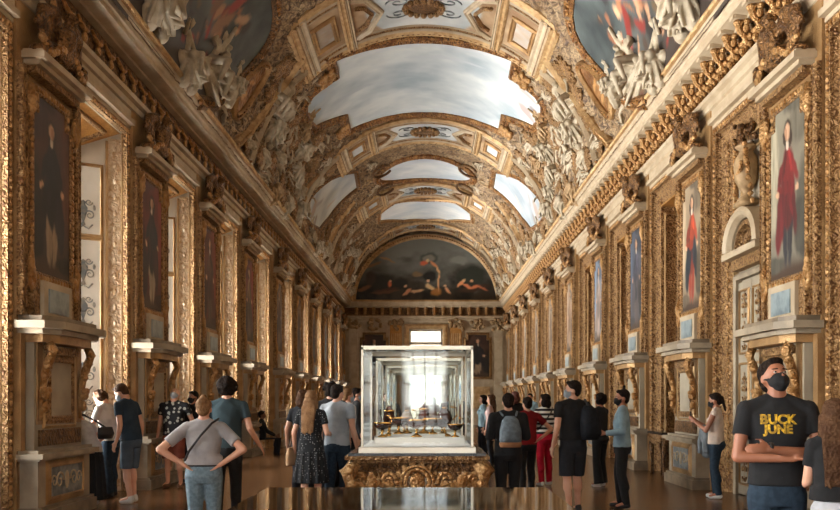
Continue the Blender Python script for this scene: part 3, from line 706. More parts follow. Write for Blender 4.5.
def portrait_paint(bg0, bg1, coat, robe, legs, seed, flip=1, hair=(50, 34, 24), floorc=(70, 50, 34)):
    def f(x, y):
        x = x * flip; wx = fbm(x * 4 + 11, y * 9 + 5, seed + 9, 3) - .5; wy = fbm(x * 4 + 31, y * 9 + 15, seed + 19, 3) - .5; x0_, y0_ = x, y; x = x * .82 + .16 * wx; y = y * .95 + .04 * wy
        n = fbm(x * 1.6 + 7, y * 4 + 3, seed, 4)
        o = mixc(L3(bg0), L3(bg1), np.clip(y * .7 + n - .4, 0, 1)); o = mixc(o, L3(floorc), np.clip((.12 - y) * 12, 0, 1))
        o = mixc(o, L3(tuple(int(v * .6) for v in bg0)), el(x, y, -.8, .35, .22, .7) * .8)
        dk = lambda c, q: tuple(int(v * q) for v in c)
        for cx, cy, rx, ry, rot, c in [(.72, .62, .14, .9, 0, dk(bg1, 1.12)), (-.75, .9, .3, .5, 30, dk(bg1, .7)), (-.5, .97, .4, .16, -10, dk(bg1, .6)), (-.7, .2, .2, .3, 0, dk(bg0, .55)), (.7, .08, .3, .12, 0, dk(bg0, .7)), (-.6, .28, .16, .34, 0, dk(bg0, .6)), (-.12, .22, .07, .42, 2, legs), (.14, .22, .07, .42, -3, legs), (0, .38, .11, .3, 0, dk(coat, .7)), (.26, .40, .13, .52, 9, dk(robe, .8)), (.38, .3, .1, .42, 4, robe), (-.2, .45, .1, .36, -8, robe), (-.34, .34, .06, .3, -4, dk(robe, .75)),
                                       (.0, .62, .16, .27, 0, coat), (-.28, .60, .07, .24, -24, coat), (.3, .60, .07, .24, 26, dk(coat, .8)), (.3, .50, .14, .05, 12, coat), (.1, .5, .13, .1, 20, dk(coat, .85)), (.16, .64, .04, .22, 14, dk(coat, .7)), (-.1, .66, .03, .2, -8, tuple(min(255, int(v * 1.35)) for v in coat)),
                                       (-.46, .48, .045, .05, 0, (206, 164, 130)), (.5, .48, .045, .05, 0, (206, 164, 130)), (0, .74, .045, .07, 0, (220, 206, 186)), (0, .815, .1, .14, 0, hair), (-.14, .77, .04, .12, 12, hair), (.16, .77, .04, .12, -12, hair), (.0, .805, .068, .11, 0, (212, 170, 136)), (.05, .8, .03, .09, 0, (180, 132, 102))]:
            k = el(x, y, cx, cy, rx, ry, rot); sh = .45 + 1.1 * fbm(x0_ * 9 + 3 + cx * 9, y0_ * 6 + x0_ * 2, seed + 3, 3)
            o = mixc(o, L3(c), k) * (1 - k[..., None] * (1 - np.clip(sh, .45, 1.2)[..., None]))
        return o
    return f
PT = [  # background, background top, coat, robe, legs, label colour words
    ((52, 42, 34), (86, 52, 36), (26, 26, 30), (34, 30, 34), (150, 128, 104), 'man in dark coat and pale stockings'),
    ((70, 30, 22), (120, 44, 30), (40, 32, 32), (60, 34, 30), (170, 150, 126), 'man in dark coat before a deep red drapery'),
    ((84, 40, 28), (126, 58, 36), (90, 60, 44), (80, 40, 30), (90, 70, 54), 'brown robed man on reddish brown ground'),
    ((90, 74, 64), (130, 50, 38), (120, 96, 76), (96, 78, 64), (110, 92, 76), 'pinkish grey robed man below a red curtain'),
    ((100, 84, 74), (120, 100, 90), (96, 72, 66), (92, 80, 74), (110, 96, 84), 'muted mauve robed sitter'),
    ((86, 70, 60), (112, 94, 82), (84, 66, 58), (80, 66, 58), (100, 86, 72), 'dim brown sitter')]
PR = [
    ((116, 110, 96), (150, 142, 122), (120, 34, 32), (104, 28, 30), (44, 42, 46), 'long haired woman in crimson mantle over a dark gown'),
    ((140, 122, 98), (166, 146, 120), (160, 66, 42), (38, 46, 54), (150, 60, 40), 'bearded man in orange tunic and dark blue cloak'),
    ((86, 84, 88), (74, 84, 100), (70, 70, 82), (82, 76, 78), (96, 86, 84), 'dark grey robed man on slate ground'),
    ((150, 136, 128), (110, 128, 150), (168, 150, 138), (150, 130, 120), (170, 150, 138), 'pale mauve robed figure under a blue sky'),
    ((150, 126, 108), (168, 146, 124), (160, 128, 104), (150, 118, 94), (160, 132, 108), 'rosy beige robed figure'),
    ((140, 118, 96), (150, 132, 110), (120, 96, 74), (130, 104, 80), (120, 100, 80), 'tan robed figure')]
# gilded crest over each picture: eagle with spread wings over a crown and masks
def crest_meshes():
    b = MB()
    b.ell((0, .14, .14), (.3, .14, .12)); b.ell((0, .2, .36), (.13, .12, .18)); b.ell((0, .26, .58), (.075, .08, .08)); b.cap((0, .3, .58), .03, (0, .38, .54), .012)
    for s in (-1, 1):
        b.tube([(s * .1, .16, .4), (s * .24, .16, .56), (s * .38, .14, .5), (s * .44, .12, .32)], [.07, .09, .08, .04], n=7)
        for k in range(4): b.cap((s * (.2 + .07 * k), .14, .48), .04, (s * (.24 + .09 * k), .12, .18 + .04 * k), .025)
        b.tube([(s * .3, .14, .12), (s * .44, .2, .1), (s * .5, .18, .2), (s * .42, .18, .24)], [.07, .06, .05, .03], n=7)
        b.ell((s * .44, .12, .02), (.12, .1, .07))
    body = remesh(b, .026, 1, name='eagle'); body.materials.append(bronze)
    c = MB().lathe([(.12, 0), (.15, .03), (.13, .05), (.15, .09), (.17, .15), (.1, .19), (.04, .22), (.05, .26), (.01, .29)], 10, Matrix.Translation((0, .2, .44)) @ Matrix.Scale(.01, 4))
    w = MB()
    for s in (1,):
        for k in range(8):
            a = k * .45; w.ell((s * (.14 + .34 * math.sin(a * .45)), .24 - .03 * k * .3, .02 + .3 * math.cos(a) ** 2 * .4 + .02), (.05, .045, .05), n=6, k=4)
    g = w.mesh('garland', True); g.materials.append(gold_carve)
    return body, g
cr_body, cr_gar = crest_meshes()
cr_gar2 = cr_gar.copy(); cr_gar2.transform(Matrix.Diagonal((-1, 1, 1, 1)))
for m_ in (cr_body, cr_gar, cr_gar2): m_.transform(Matrix.Diagonal((1.35, 1.15, 1.12, 1)))
pier0 = make_pier()
ORD = ['first', 'second', 'third', 'fourth', 'fifth', 'sixth', 'seventh', 'eighth', 'ninth', 'tenth', 'eleventh', 'twelfth', 'thirteenth', 'last']
def place(o, s, y): o.location = (s * XP, y, 0); o.rotation_euler[2] = R(90) * s
portraits = []
first = True
for s, sd in ((-1, 'window'), (1, 'door')):
    for i, y in enumerate(PIERS):
        if y > YE - .5: continue
        o = pier0 if first else copy_tree(pier0); first = False
        place(o, s, y)
        if y < 10: continue
        k = i - 4       # 0 = first pier fully in view
        spec = (PT if s < 0 else PR)[min(max(k, 0), 5)]
        p = empty('portrait_painting'); place(p, s, y)
        where = f'{ORD[k]} on the {sd} wall' if k >= 0 else f'unseen picture along the {sd} wall'
        tag(p, f'{spec[5]}, {where}', 'painting', f'tall portraits in gilt frames on the {sd} wall')
        near = k <= 1
        link('canvas', canvas_mesh(.54, 3.1, 5.3, portrait_paint(*spec[:5], seed=7 * i + (3 if s > 0 else 0), flip=s), *((46, 96) if near else (24, 48))), None, p)
        f = link('frame', pf_me, None, p); link('leaf_border', pf_b, None, f)
        c = empty('gilded_crest', (s * XP, y, 5.76), R(90) * s)
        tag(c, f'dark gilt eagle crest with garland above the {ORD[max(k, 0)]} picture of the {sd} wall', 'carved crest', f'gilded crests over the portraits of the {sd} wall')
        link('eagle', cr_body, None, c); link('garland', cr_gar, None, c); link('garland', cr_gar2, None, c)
# ------------------------------------------------------------------ bays
def arabesque(w, z0, z1, y, step=.75, thick=.016, seed=0):
    """symmetrical scroll work climbing a narrow panel"""
    mb = MB(); z = z0 + step * .4; rs = random.Random(seed)
    while z < z1 - step * .35:
        for s in (-1, 1):
            scroll(mb, s * w * .42, z, w * .34, s, y, 1.4, thick); scroll(mb, s * w * .36, z + step * .34, w * .24, -s, y, 1.3, thick * .8, -1)
            mb.ell((s * w * .7, y, z + step * .2), (w * .1, .008, w * .2), n=6, k=4)
            mb.tube([(s * w * .05, y, z - step * .3), (s * w * .35, y, z - step * .36), (s * w * .6, y, z - step * .24)], thick, n=5)
        mb.lathe([(w * .04, 0), (w * .16, .03), (w * .05, .08), (w * .22, .2), (w * .3, .3), (w * .14, .36), (w * .2, .4), (w * .02, .42)], 10, Matrix.Translation((0, y, z - step * .3)) @ Matrix.Diagonal((1, .06, 1, 1)))
        mb.ell((0, y, z + step * .3), (w * .12, .01, w * .24), n=6, k=4)
        z += step
    return mb
def make_architrave(win):
    root = struct(empty('trim_20')); b = .44
    def path(off): return [(-OW - off, 0), (-OW - off, OH + off), (OW + off, OH + off), (OW + off, 0)]
    f = lambda u, v, h: (u, h, v)
    if not win: MB().frame(path(0), [(0, -.3), (0, -.16), (.03, -.12), (.06, -.12), (b - .12, .01), (b - .09, .07), (b - .04, .09), (b, .07), (b, -.02)], f, False).build('architrave', gold, root)
    if not win: MB().frame(path(.0), [(0, -.14), (.0, -.08), (.04, -.08), (.04, -.14)], f, False).build('inner_fillet', gold_pale, root)
    MB().frame(path(b - .1), [(0, .03), (0, .1), (.09, .12), (.1, .0)], f, False).build('outer_moulding', gold, root)
    mb = MB()
    for p in dens(path(b - .05), .09, False): mb.ell((p.x, .11, p.y), (.035, .025, .04), n=6, k=4)
    mb.build('leaf_border', gold_carve, root, True)
    if not win:
        mb = MB()
        for s in (-1, 1):
            z = .3
            while z < OH:
                scroll(mb, s * (OW + .2), z, .07, s, -.05, 1.3, .012, n=11); mb.ell((s * (OW + .2), -.05, z + .13), (.03, .02, .05), n=6, k=4); z += .26
        mb.build('scroll_relief', gold_carve, root, True)
    # lintel moulding
    MB().box(-OW - b, OW + b, 0, .12, OH + b, OH + b + .06).box(-OW - b - .0, OW + b, 0, .2, OH + b + .06, OH + b + .14).build('lintel_moulding', stone_light, root)
    MB().box(-OW - b, OW + b, 0, .06, OH + b + .14, 6.3).build('lintel_frieze', gold, root)
    return root
for s in (-1, 1):
    arch0 = make_architrave(s < 0); firsta = True
    for b in BAYS:
        if b < 5: continue
        o = arch0 if firsta else copy_tree(arch0); firsta = False
        o.location = (s * XW, b, 0); o.rotation_euler[2] = R(90) * s
# window embrasure: painted reveals, coffered head, parapet and glazed window
def make_window():
    root = struct(empty('window_1')); D = .95; OO = OW + .42; SD, SN = .5, .866     # splayed jambs, 60 degrees to the wall
    for s in (-1, 1):
        f = lambda u, v, h: (s * (OO - SD * u) - s * h * SN, -SN * u + SD * h, v)
        def slab(u0, u1, z0, z1, h0, h1, nm, m):
            MB().add([f(u, v, h) for u in (u0, u1) for v in (z0, z1) for h in (h0, h1)], [(0, 1, 3, 2), (4, 6, 7, 5), (0, 4, 5, 1), (2, 3, 7, 6), (0, 2, 6, 4), (1, 5, 7, 3)]).build(nm, m, root)
        slab(0, 1.06, 0, 5.95, -.04, 0, 'jamb_lining', white_paint)
        slab(.0, .24, 0, 5.8, 0, .012, 'jamb_band', arab_beige)
        slab(.24, .28, 0, 5.75, 0, .04, 'gilt_fillet', gold_flat)
        slab(0, .03, 0, 5.9, 0, .05, 'gilt_fillet', gold_flat)
        mb = MB(); z = .3
        while z < 5.6:
            q = MB(); scroll(q, .13, z, .06, 1, 0, 1.3, .010, n=11); q.ell((.13, 0, z + .13), (.03, .02, .05), n=6, k=4)
            mb.add([f(v[0], v[2], .012 + v[1]) for v in q.v], q.f); z += .26
        mb.build('scroll_relief', arab_beige, root, True)
        for z0, z1 in ((.95, 2.5), (2.62, 4.1), (4.2, 5.3)):
            MB().frame(rect(.36, .92, z0, z1), prof(.05, .03), f).build('panel_frame', gold_flat, root)
            q = arabesque(.24, z0 + .06, z1 - .04, 0, .62, .013)
            MB().add([f(v[0] + .62, v[2], .004 + abs(v[1]) * .3) for v in q.v], q.f).build('painted_arabesque', arab_blue, root, True)
    # splayed head
    MB().add([(-OO, 0, 5.93), (OO, 0, 5.93), (.62, -D + .02, 5.43), (-.62, -D + .02, 5.43), (-OO, 0, 6.0), (OO, 0, 6.0), (.62, -D + .02, 5.5), (-.62, -D + .02, 5.5)],
             [(0, 1, 2, 3), (4, 7, 6, 5), (0, 4, 5, 1), (3, 2, 6, 7), (0, 3, 7, 4), (1, 5, 6, 2)]).build('coffer', ochre, root)
    hd = lambda u, v, h: (u, -v, 5.93 - .54 * v - h)
    MB().frame([(.55, .75), (-.55, .75), (-.8, .14), (.8, .14)][::-1], prof(.07, .05), hd).build('coffer_frame', gold, root)
    MB().box(-.66, .66, -D - .04, -D + .2, 0, .82).build('parapet', bluegrey, root)
    MB().box(-.72, .72, -D - .06, -D + .3, .82, .88).build('window_sill', stone_light, root)
    fr = MB().frame(rect(-.56, .56, .95, 5.38), [(0, 0), (0, .06), (-.08, .06), (-.08, 0)], lambda u, v, h: (u, -D - .04 + h, v))
    fr.box(-.035, .035, -D - .04, -D + .02, .9, 5.45)
    for z in (1.9, 2.85, 3.8, 4.7): fr.box(-.6, .6, -D - .03, -D + .01, z - .02, z + .02)
    fr.build('window_frame', white_paint, root)
    MB().box(-.6, .6, -D - .02, -D - .013, .88, 5.44).build('window_pane', glass_m, root)
    return root
win0 = make_window(); fw = True
for b in BAYS:
    if b < 5:
        continue
    o = win0 if fw else copy_tree(win0); fw = False
    o.location = (-XW, b, 0); o.rotation_euler[2] = R(-90)
# shallow niches of the right wall: ochre ground with black arabesques, low mirror panel
def make_niche():
    root = struct(empty('trim_40')); D = RD
    MB().box(-OW, OW, -D, -D + .04, 0, OH).build('niche_back', ochre, root)
    for z0, z1 in ((2.62, 3.95), (4.1, 5.3)):
        MB().box(-.46, .46, -D + .03, -D + .05, z0, z1).build('niche_panel', gold_pale, root)
        MB().frame(rect(-.46, .46, z0, z1), prof(.1, .06), lambda u, v, h: (u, -D + .03 + h, v)).build('panel_frame', gold_flat, root)
        arabesque(.42, z0 + .05, z1 - .02, -D + .06, .66, .022).build('painted_arabesque', arab_black, root, True)
    MB().box(-.4, .4, -D + .03, -D + .045, 1.1, 2.4).build('mirror_panel', mat('dim mirror glass', (120, 116, 104), .06, 1), root)
    MB().frame(rect(-.4, .4, 1.1, 2.4), prof(.1, .06), lambda u, v, h: (u, -D + .03 + h, v)).build('mirror_frame', gold, root)
    for s in (-1, 1):
        MB().box(*sorted((s * OW, s * (OW - .03))), -D, 0, 0, OH).build('niche_reveal', gold, root)
        f = MB().frame(rect(.1, D - .1, .2, OH - .2), prof(.04, .03), lambda u, v, h: (s * (OW - .03 - h), -u, v)); f.build('reveal_frame', gold_flat, root)
    MB().box(-OW, OW, -D, 0, OH - .04, OH - .01).build('coffer', ochre, root)
    MB().box(-OW, OW, -D, -D + .1, 0, .85).build('niche_dado', stone_dark, root)
    return root
niche0 = make_niche(); fn_ = True
DOORB = BAYS[4]
for b in BAYS:
    if b < 5 or b == DOORB: continue
    o = niche0 if fn_ else copy_tree(niche0); fn_ = False
    o.location = (XW, b, 0); o.rotation_euler[2] = R(90)
# painted double door with arched pediment, bay between the two nearest pictures on the right
door = struct(empty('door_1', (XW, DOORB, 0), R(90)))
D = .16
MB().box(-OW, OW, -RD, -D, 0, OH).build('door_recess', panel_m, door)
for s in (-1, 1):
    leaf = MB().box(*sorted((s * .01, s * .56)), -D, -D + .06, .02, 3.35).build('door_leaf', panel_m, door)
    x0, x1 = sorted((s * .1, s * .47))
    for z0, z1 in ((.2, .75), (.95, 2.05), (2.25, 3.2)):
        MB().frame(rect(x0, x1, z0, z1), prof(.035, .03), lambda u, v, h: (u, -D + .06 + h, v)).build('panel_frame', gold_flat, leaf)
        q = arabesque(.14, z0 + .02, z1 - .02, -D + .07, .5, .014); MB().add(q.v, q.f, Matrix.Translation(((x0 + x1) / 2, 0, 0))).build('gilt_relief', gold, leaf, True)
    MB().ell((s * .06, -D + .1, 1.15), (.02, .03, .05)).cap((s * .06, -D + .1, 1.15), .012, (s * .06, -D + .13, 1.05), .012).build('door_handle', gold_flat, leaf)
MB().frame([(-.58, 0), (-.58, 3.4), (.58, 3.4), (.58, 0)], [(0, 0), (0, .1), (.06, .12), (.1, .08), (.14, 0)], lambda u, v, h: (u, -D + h, v), False).build('door_frame', stone, door)
MB().box(-.68, .68, -D, -D + .14, 3.55, 3.72).build('door_frieze', gold, door)
pd = MB().box(-.72, .72, -D, .12, 3.72, 3.82)
arc = [(.68 * math.cos(a), 3.84 + .58 * math.sin(a)) for a in [math.pi * k / 24 for k in range(25)]]
pd.frame(arc, [(-.02, 0), (-.02, .26), (.04, .3), (.1, .26), (.14, .18), (.14, 0)], lambda u, v, h: (u, -D + h, v), False)
pd.build('pediment', stone_light, door)
MB().frame([(.46 * math.cos(a), 3.84 + .4 * math.sin(a)) for a in [math.pi * k / 24 for k in range(25)]], [(-.02, 0), (-.02, .16), (.06, .18), (.1, 0)], lambda u, v, h: (u, -D + h, v), False).build('pediment_arch', gold, door)
q = MB()
for k in range(14): a = math.pi * (k + .5) / 14; q.ell((.25 * math.cos(a), -D + .06, 3.86 + .2 * math.sin(a)), (.06, .05, .07), n=6, k=4)
q.build('shell_carving', gold, door, True)
MB().frame(rect(-.5, .5, 4.2, 5.35), prof(.06, .05), lambda u, v, h: (u, -D + h, v)).build('overdoor_frame', gold_pale, door)
va = empty('carved_vase', (XW + .02, DOORB, 4.46), R(90)); tag(va, 'tall carved stone vase of fruit with gilt festoons above the arched door pediment', 'vase')
MB().box(-.16, .16, -.13, .14, 0, .07).lathe([(.13, .07), (.14, .1), (.06, .16), (.05, .2), (.1, .26), (.17, .4), (.19, .6), (.17, .72), (.1, .82), (.11, .86), (.17, .9), (.15, .93)], 22).build('urn', stucco_warm, va, True)
q = MB(); rs = random.Random(5)
for k in range(40): q.ell((rs.uniform(-.2, .2), rs.uniform(-.1, .14), .92 + rs.uniform(0, .36)), rs.uniform(.03, .06), n=6, k=4)
q.build('fruit_heap', bronze, va, True)
q = MB()
for s in (-1, 1):
    for k in range(22):
        t = k / 21; q.ell((s * (.2 + .16 * t + .03 * math.sin(k)), .1 - .05 * t, .86 - .86 * t + .04 * math.cos(k * 2)), .045 * (1 - .3 * t), n=6, k=4)
for k in range(14): a = k / 13 * math.pi; q.ell((.19 * math.cos(a), .15, .62 - .14 * math.sin(a)), .034, n=6, k=4)
q.build('festoon', gold_carve, va, True)
# ------------------------------------------------------------------ end wall
ew = struct(empty('trim_60', (0, YE, 0), R(180)))
MB().frame([(-1.0, 0), (-1.0, 5.75), (1.0, 5.75), (1.0, 0)], [(0, 0), (0, .1), (.1, .16), (.2, .16), (.3, .1), (.3, 0)], ident, False).build('window_architrave', gold_pale, ew)
for s in (-1, 1):
    MB().box(*sorted((s * 1.45, s * 2.15)), 0, .12, 0, 6.0).build('pilaster', ochre, ew)
    for k in range(5): x = s * (1.55 + .125 * k); MB().tube([(x, .13, 1), (x, .13, 5.5)], .035, n=6).build('fluting', gold_pale, ew)
    MB().box(*sorted((s * 4.1, s * 4.6)), 0, .14, 0, 6.0).build('pilaster', stone_light, ew)
    q = MB()
    for x0 in (1.8, 3.1, 4.3):
        for k in range(16): q.ell((s * (x0 + rng.uniform(-.42, .42)), .2, 6.02 + rng.uniform(-.3, .3)), (.12, .12, .12), n=6, k=4)
    q.build('capital_carving', stucco_warm, ew, True)
    MB().frame(eared(.7, 2.9, 5.4, .16, .3), prof(.16, .1), lambda u, v, h: (u + s * 3.1, h, v)).build('panel_frame', gold, ew)
    MB().box(s * 3.1 - .75, s * 3.1 + .75, 0, .14, 1.0, 2.3).build('end_dado', gold_pale, ew)
    pp = empty('portrait_painting', (-s * 3.1, YE, 0), R(180)); tag(pp, f'dark portrait on the end wall between its window and the {"window" if s > 0 else "door"} wall', 'painting')
    link('canvas', canvas_mesh(.7, 2.9, 5.4, portrait_paint(*PT[0][:5], seed=40 + s), 20, 40, .16, .3), None, pp)
    MB().frame(eared(.7, 2.9, 5.4, .16, .3), prof(.1, .12), lambda u, v, h: (u, .03 + h, v)).build('frame', gold_flat, pp)
ewin = struct(empty('window_2', (0, YE + .3, 0)))
fr = MB().box(-1, -.9, 0, .08, 0, 5.75).box(.9, 1, 0, .08, 0, 5.75).box(-.04, .04, 0, .08, 0, 4.9).box(-1, 1, 0, .08, 4.85, 5.0).box(-1, 1, 0, .08, 5.65, 5.75).box(-1, 1, 0, .1, 0, .35)
for z in (1.5, 2.65, 3.8): fr.box(-1, 1, .02, .06, z - .02, z + .02)
for x in (-.5, .5): fr.box(x - .015, x + .015, .02, .06, 0, 4.85)
fr.build('window_frame', white_paint, ewin)
MB().box(-.98, .98, .035, .042, .1, 5.7).build('window_pane', glass_m, ewin)
# the pale facade across the court
fac = struct(empty('wall_outside', (0, 85, 0)))
MB().box(-14, 14, 0, 3, -10, 22).build('wall', stone_light, fac)
MB().box(-14, 14, -.4, 0, 5.2, 5.6).box(-14, 14, -.4, 0, -1, -.6).build('string_course', stone_light, fac)
for x in (-10, -6, -2, 2, 6, 10):
    for z in (1.6, 4.4):
        w = MB().box(x - .6, x + .6, -.15, .02, z, z + 1.5).build('window', mat('grey facade window', (110, 122, 130), .2), fac)
struct(MB().box(-30, 30, YE + .7, 84, -10.5, -10).build('ground', stone_light))
# console table in the second niche of the right wall
ct = empty('console_table', (XW - .12, BAYS[5], 0), R(90)); tag(ct, 'small black and gilt console table standing in the niche of the door wall', 'table')
MB().box(-.55, .55, -.16, .2, .82, .87).build('table_top', mat('black marble', (28, 26, 26), .2, 0, (70, 62, 56), 8), ct)
MB().box(-.5, .5, -.12, .17, .7, .82).build('apron', gold, ct)
q = MB()
for k in range(9): q.ell((-.4 + .1 * k, .19, .72 - .05 * math.sin(k / 8 * math.pi)), (.06, .03, .06), n=8)
q.build('apron_carving', gold, ct, True)
for sx in (-.46, .46):
    for y in (-.08, .13): MB().tube([(sx, y, .7), (sx * 1.06, y, .55), (sx * .9, y, .3), (sx * .96, y, .1), (sx, y, 0)], [.06, .055, .03, .03, .045], n=8).build('leg', brown_gold, ct, True)

# ------------------------------------------------------------------ stucco figures of the vault
def drape(b, p0, p1, r0, r1, n=8, seed=0, w=.048):
    """cloth falling from p0 to p1 in separate folds"""
    rs = random.Random(seed); p0 = Vector(p0); p1 = Vector(p1); d = (p1 - p0).normalized(); x = d.cross(Vector((.3, 1, .2))).normalized(); y = d.cross(x)
    b.cap(p0, r0 * .8, p1, r1 * .8)
    for k in range(n):
        a = k * 2 * math.pi / n + rs.uniform(-.2, .2); u = x * math.cos(a) + y * math.sin(a); m = (p0 + p1) / 2 + u * (r0 + r1) * .5 * rs.uniform(.9, 1.25)
        b.tube([p0 + u * r0 * .8, m, p1 + u * r1 * rs.uniform(.9, 1.25)], [w * .7, w, w * .8], n=6)
def nude(pose):
    """one continuous carved figure; pose gives joints in metres, z up, y towards the room"""
    b = MB(); J = pose
    b.loft([(0, 0, -.02, .15, .12), (0, 0, .1, .16, .13), (0, .01, .3, .125, .10), (0, .02, .5, .18, .12), (0, 0, .62, .17, .10), (0, 0, .7, .06, .06)], J['T'], n=14)
    T = J['T']; sh = [T @ Vector((s * .2, 0, .58)) for s in (-1, 1)]; hp = [T @ Vector((s * .1, 0, .0)) for s in (-1, 1)]
    hd = T @ Vector((J.get('hx', 0), .05, .85)); b.ell(hd, (.095, .11, .13), n=12, k=8); b.cap(T @ Vector((0, 0, .62)), .065, hd, .06); b.ell(hd + Vector((0, .1, 0)), .03)
    b.ell(hd + Vector((0, -.03, .05)), (.115, .12, .11))
    for k in (0, 1):
        e, w = J['arms'][k]; b.ell(sh[k], .08); b.cap(sh[k], .075, e, .058); b.cap(e, .056, w, .042); b.ell(w, (.045, .045, .055))
        kn, an = J['legs'][k]; b.cap(hp[k], .12, kn, .078); b.cap(kn, .075, an, .045); b.cap(an, .045, Vector(an) + Vector((0, .14, -.03)), .035)
    for q, p in enumerate(J.get('extra', [])): drape(b, p[0], p[2], p[1], p[3], seed=q)
    return remesh(b, .022, 1, name='figure')
I4 = Matrix.Identity(4); RX = lambda a: Matrix.Rotation(R(a), 4, 'X'); RY = lambda a: Matrix.Rotation(R(a), 4, 'Y')
FIG = []
FIG.append(('seated', nude(dict(T=I4, arms=[((-.46, .1, .42), (-.55, .2, .7)), ((.38, .1, .3), (.2, .3, .2))], legs=[((-.25, .48, .05), (-.3, .5, -.45)), ((.22, .5, .12), (.1, .42, -.4))],
    extra=[((-.3, .3, 0), .16, (.3, .35, -.3), .2), ((-.4, 0, -.1), .2, (.45, 0, -.2), .2), ((-.3, .2, -.2), .14, (-.2, .1, -.6), .2), ((.3, .1, -.2), .16, (.4, .1, -.55), .22)]))))
FIG.append(('reclining', nude(dict(T=RY(52), arms=[((.1, .2, .5), (.35, .3, .3)), ((.75, .12, .0), (.95, .2, -.1))], legs=[((-.5, .2, .28), (-.75, .2, -.05)), ((-.55, .12, -.02), (-.98, .14, -.12))],
    extra=[((-.2, .1, -.1), .17, (-.8, .05, -.2), .13), ((.1, 0, -.2), .2, (.7, 0, -.25), .15), ((-.2, .2, .1), .08, (.1, .25, -.1), .12)]))))
FIG.append(('atlas', nude(dict(T=I4, hx=.06, arms=[((-.42, .1, .72), (-.25, .1, 1.05)), ((.4, .1, .75), (.2, .1, 1.06))], legs=[((-.18, .2, -.45), (-.15, .1, -.9)), ((.24, .3, -.35), (.2, .05, -.8))],
    extra=[((-.5, 0, 1.08), .1, (.5, 0, 1.08), .1), ((-.25, .15, -.1), .13, (.3, .2, -.25), .15), ((-.3, 0, -.3), .14, (-.35, 0, -.9), .18)]))))
FIG.append(('winged', nude(dict(T=RY(-38), arms=[((-.85, .1, .55), (-1.1, .2, .75)), ((-.1, .25, .6), (-.2, .4, .4))], legs=[((.3, .2, -.3), (.62, .1, -.48)), ((.45, .1, -.12), (.85, .05, -.2))],
    extra=[((-.1, -.1, .5), .12, (.5, -.1, .8), .05), ((-.1, -.1, .45), .12, (.6, -.1, .6), .05), ((.2, 0, -.1), .16, (.8, 0, -.4), .1), ((-.4, 0, .3), .1, (-.5, .05, -.2), .12)]))))
FIG.append(('pair', nude(dict(T=Matrix.Translation((-.25, 0, 0)) @ RY(14), arms=[((-.6, .1, .3), (-.75, .25, .1)), ((.1, .15, .8), (.2, .2, 1.15))], legs=[((-.45, .45, .05), (-.5, .4, -.45)), ((0, .45, 0), (.05, .4, -.5))],
    extra=[((.35, .05, .45), .15, (.4, .05, .05), .17), ((.3, .1, .75), .1, (.31, .1, .74), .1), ((.35, .1, .6), .07, (.1, .2, .4), .05), ((.4, .2, 0), .13, (.5, .45, -.1), .08), ((.5, .45, -.1), .08, (.5, .4, -.5), .05), ((.5, .05, .5), .07, (.75, .15, .3), .04), ((-.5, 0, -.3), .2, (.5, 0, -.4), .24)]))))
b = MB()      # shield with scrolled edge
b.loft([(0, 0, -.45, .06, .06), (0, .03, -.3, .26, .1), (0, .05, 0, .36, .13), (0, .04, .25, .34, .12), (0, .03, .4, .2, .1)], n=16)
for s in (-1, 1): b.tube([(s * .3, .1, .4), (s * .5, .14, .3), (s * .46, .16, .1), (s * .34, .12, 0)], [.08, .1, .08, .05], n=8); b.tube([(s * .1, .1, -.45), (s * .34, .14, -.4), (s * .42, .16, -.2)], [.07, .09, .05], n=8)
for k in range(7): b.ell((-.3 + .1 * k, .12, .45 + .12 * math.sin(k / 6 * math.pi)), .07)
FIG.append(('cartouche', remesh(b, .03, 2, name='cartouche')))
b = MB()      # acanthus and fruit clump
rs = random.Random(4)
for k in range(10):
    a = k * .63; b.tube([(0, .05, 0), (.2 * math.cos(a), .14, .2 * math.sin(a)), (.42 * math.cos(a + .3), .12, .42 * math.sin(a + .3)), (.46 * math.cos(a + .7), .2, .46 * math.sin(a + .7))], [.08, .09, .06, .03], n=6)
for k in range(8): b.ell((rs.uniform(-.15, .15), .16, rs.uniform(-.15, .15)), .07)
FIG.append(('acanthus', remesh(b, .03, 1, name='acanthus')))
DRAPE = []
for nm, me in FIG: me.materials.append(stucco)
WARM = {}
for nm, me in FIG: WARM[nm] = me.copy(); WARM[nm].materials.clear(); WARM[nm].materials.append(stucco_warm)
GOLDM = {}
for nm, me in FIG[-2:]: GOLDM[nm] = me.copy(); GOLDM[nm].materials.clear(); GOLDM[nm].materials.append(gold)
FD = dict(FIG)
WORDS = dict(seated='seated draped stucco figure', reclining='reclining stucco nude', atlas='stucco atlas with raised arms', winged='winged stucco figure leaning sideways', pair='pair of embracing stucco figures', cartouche='scrolled stucco shield', acanthus='curling acanthus clump')
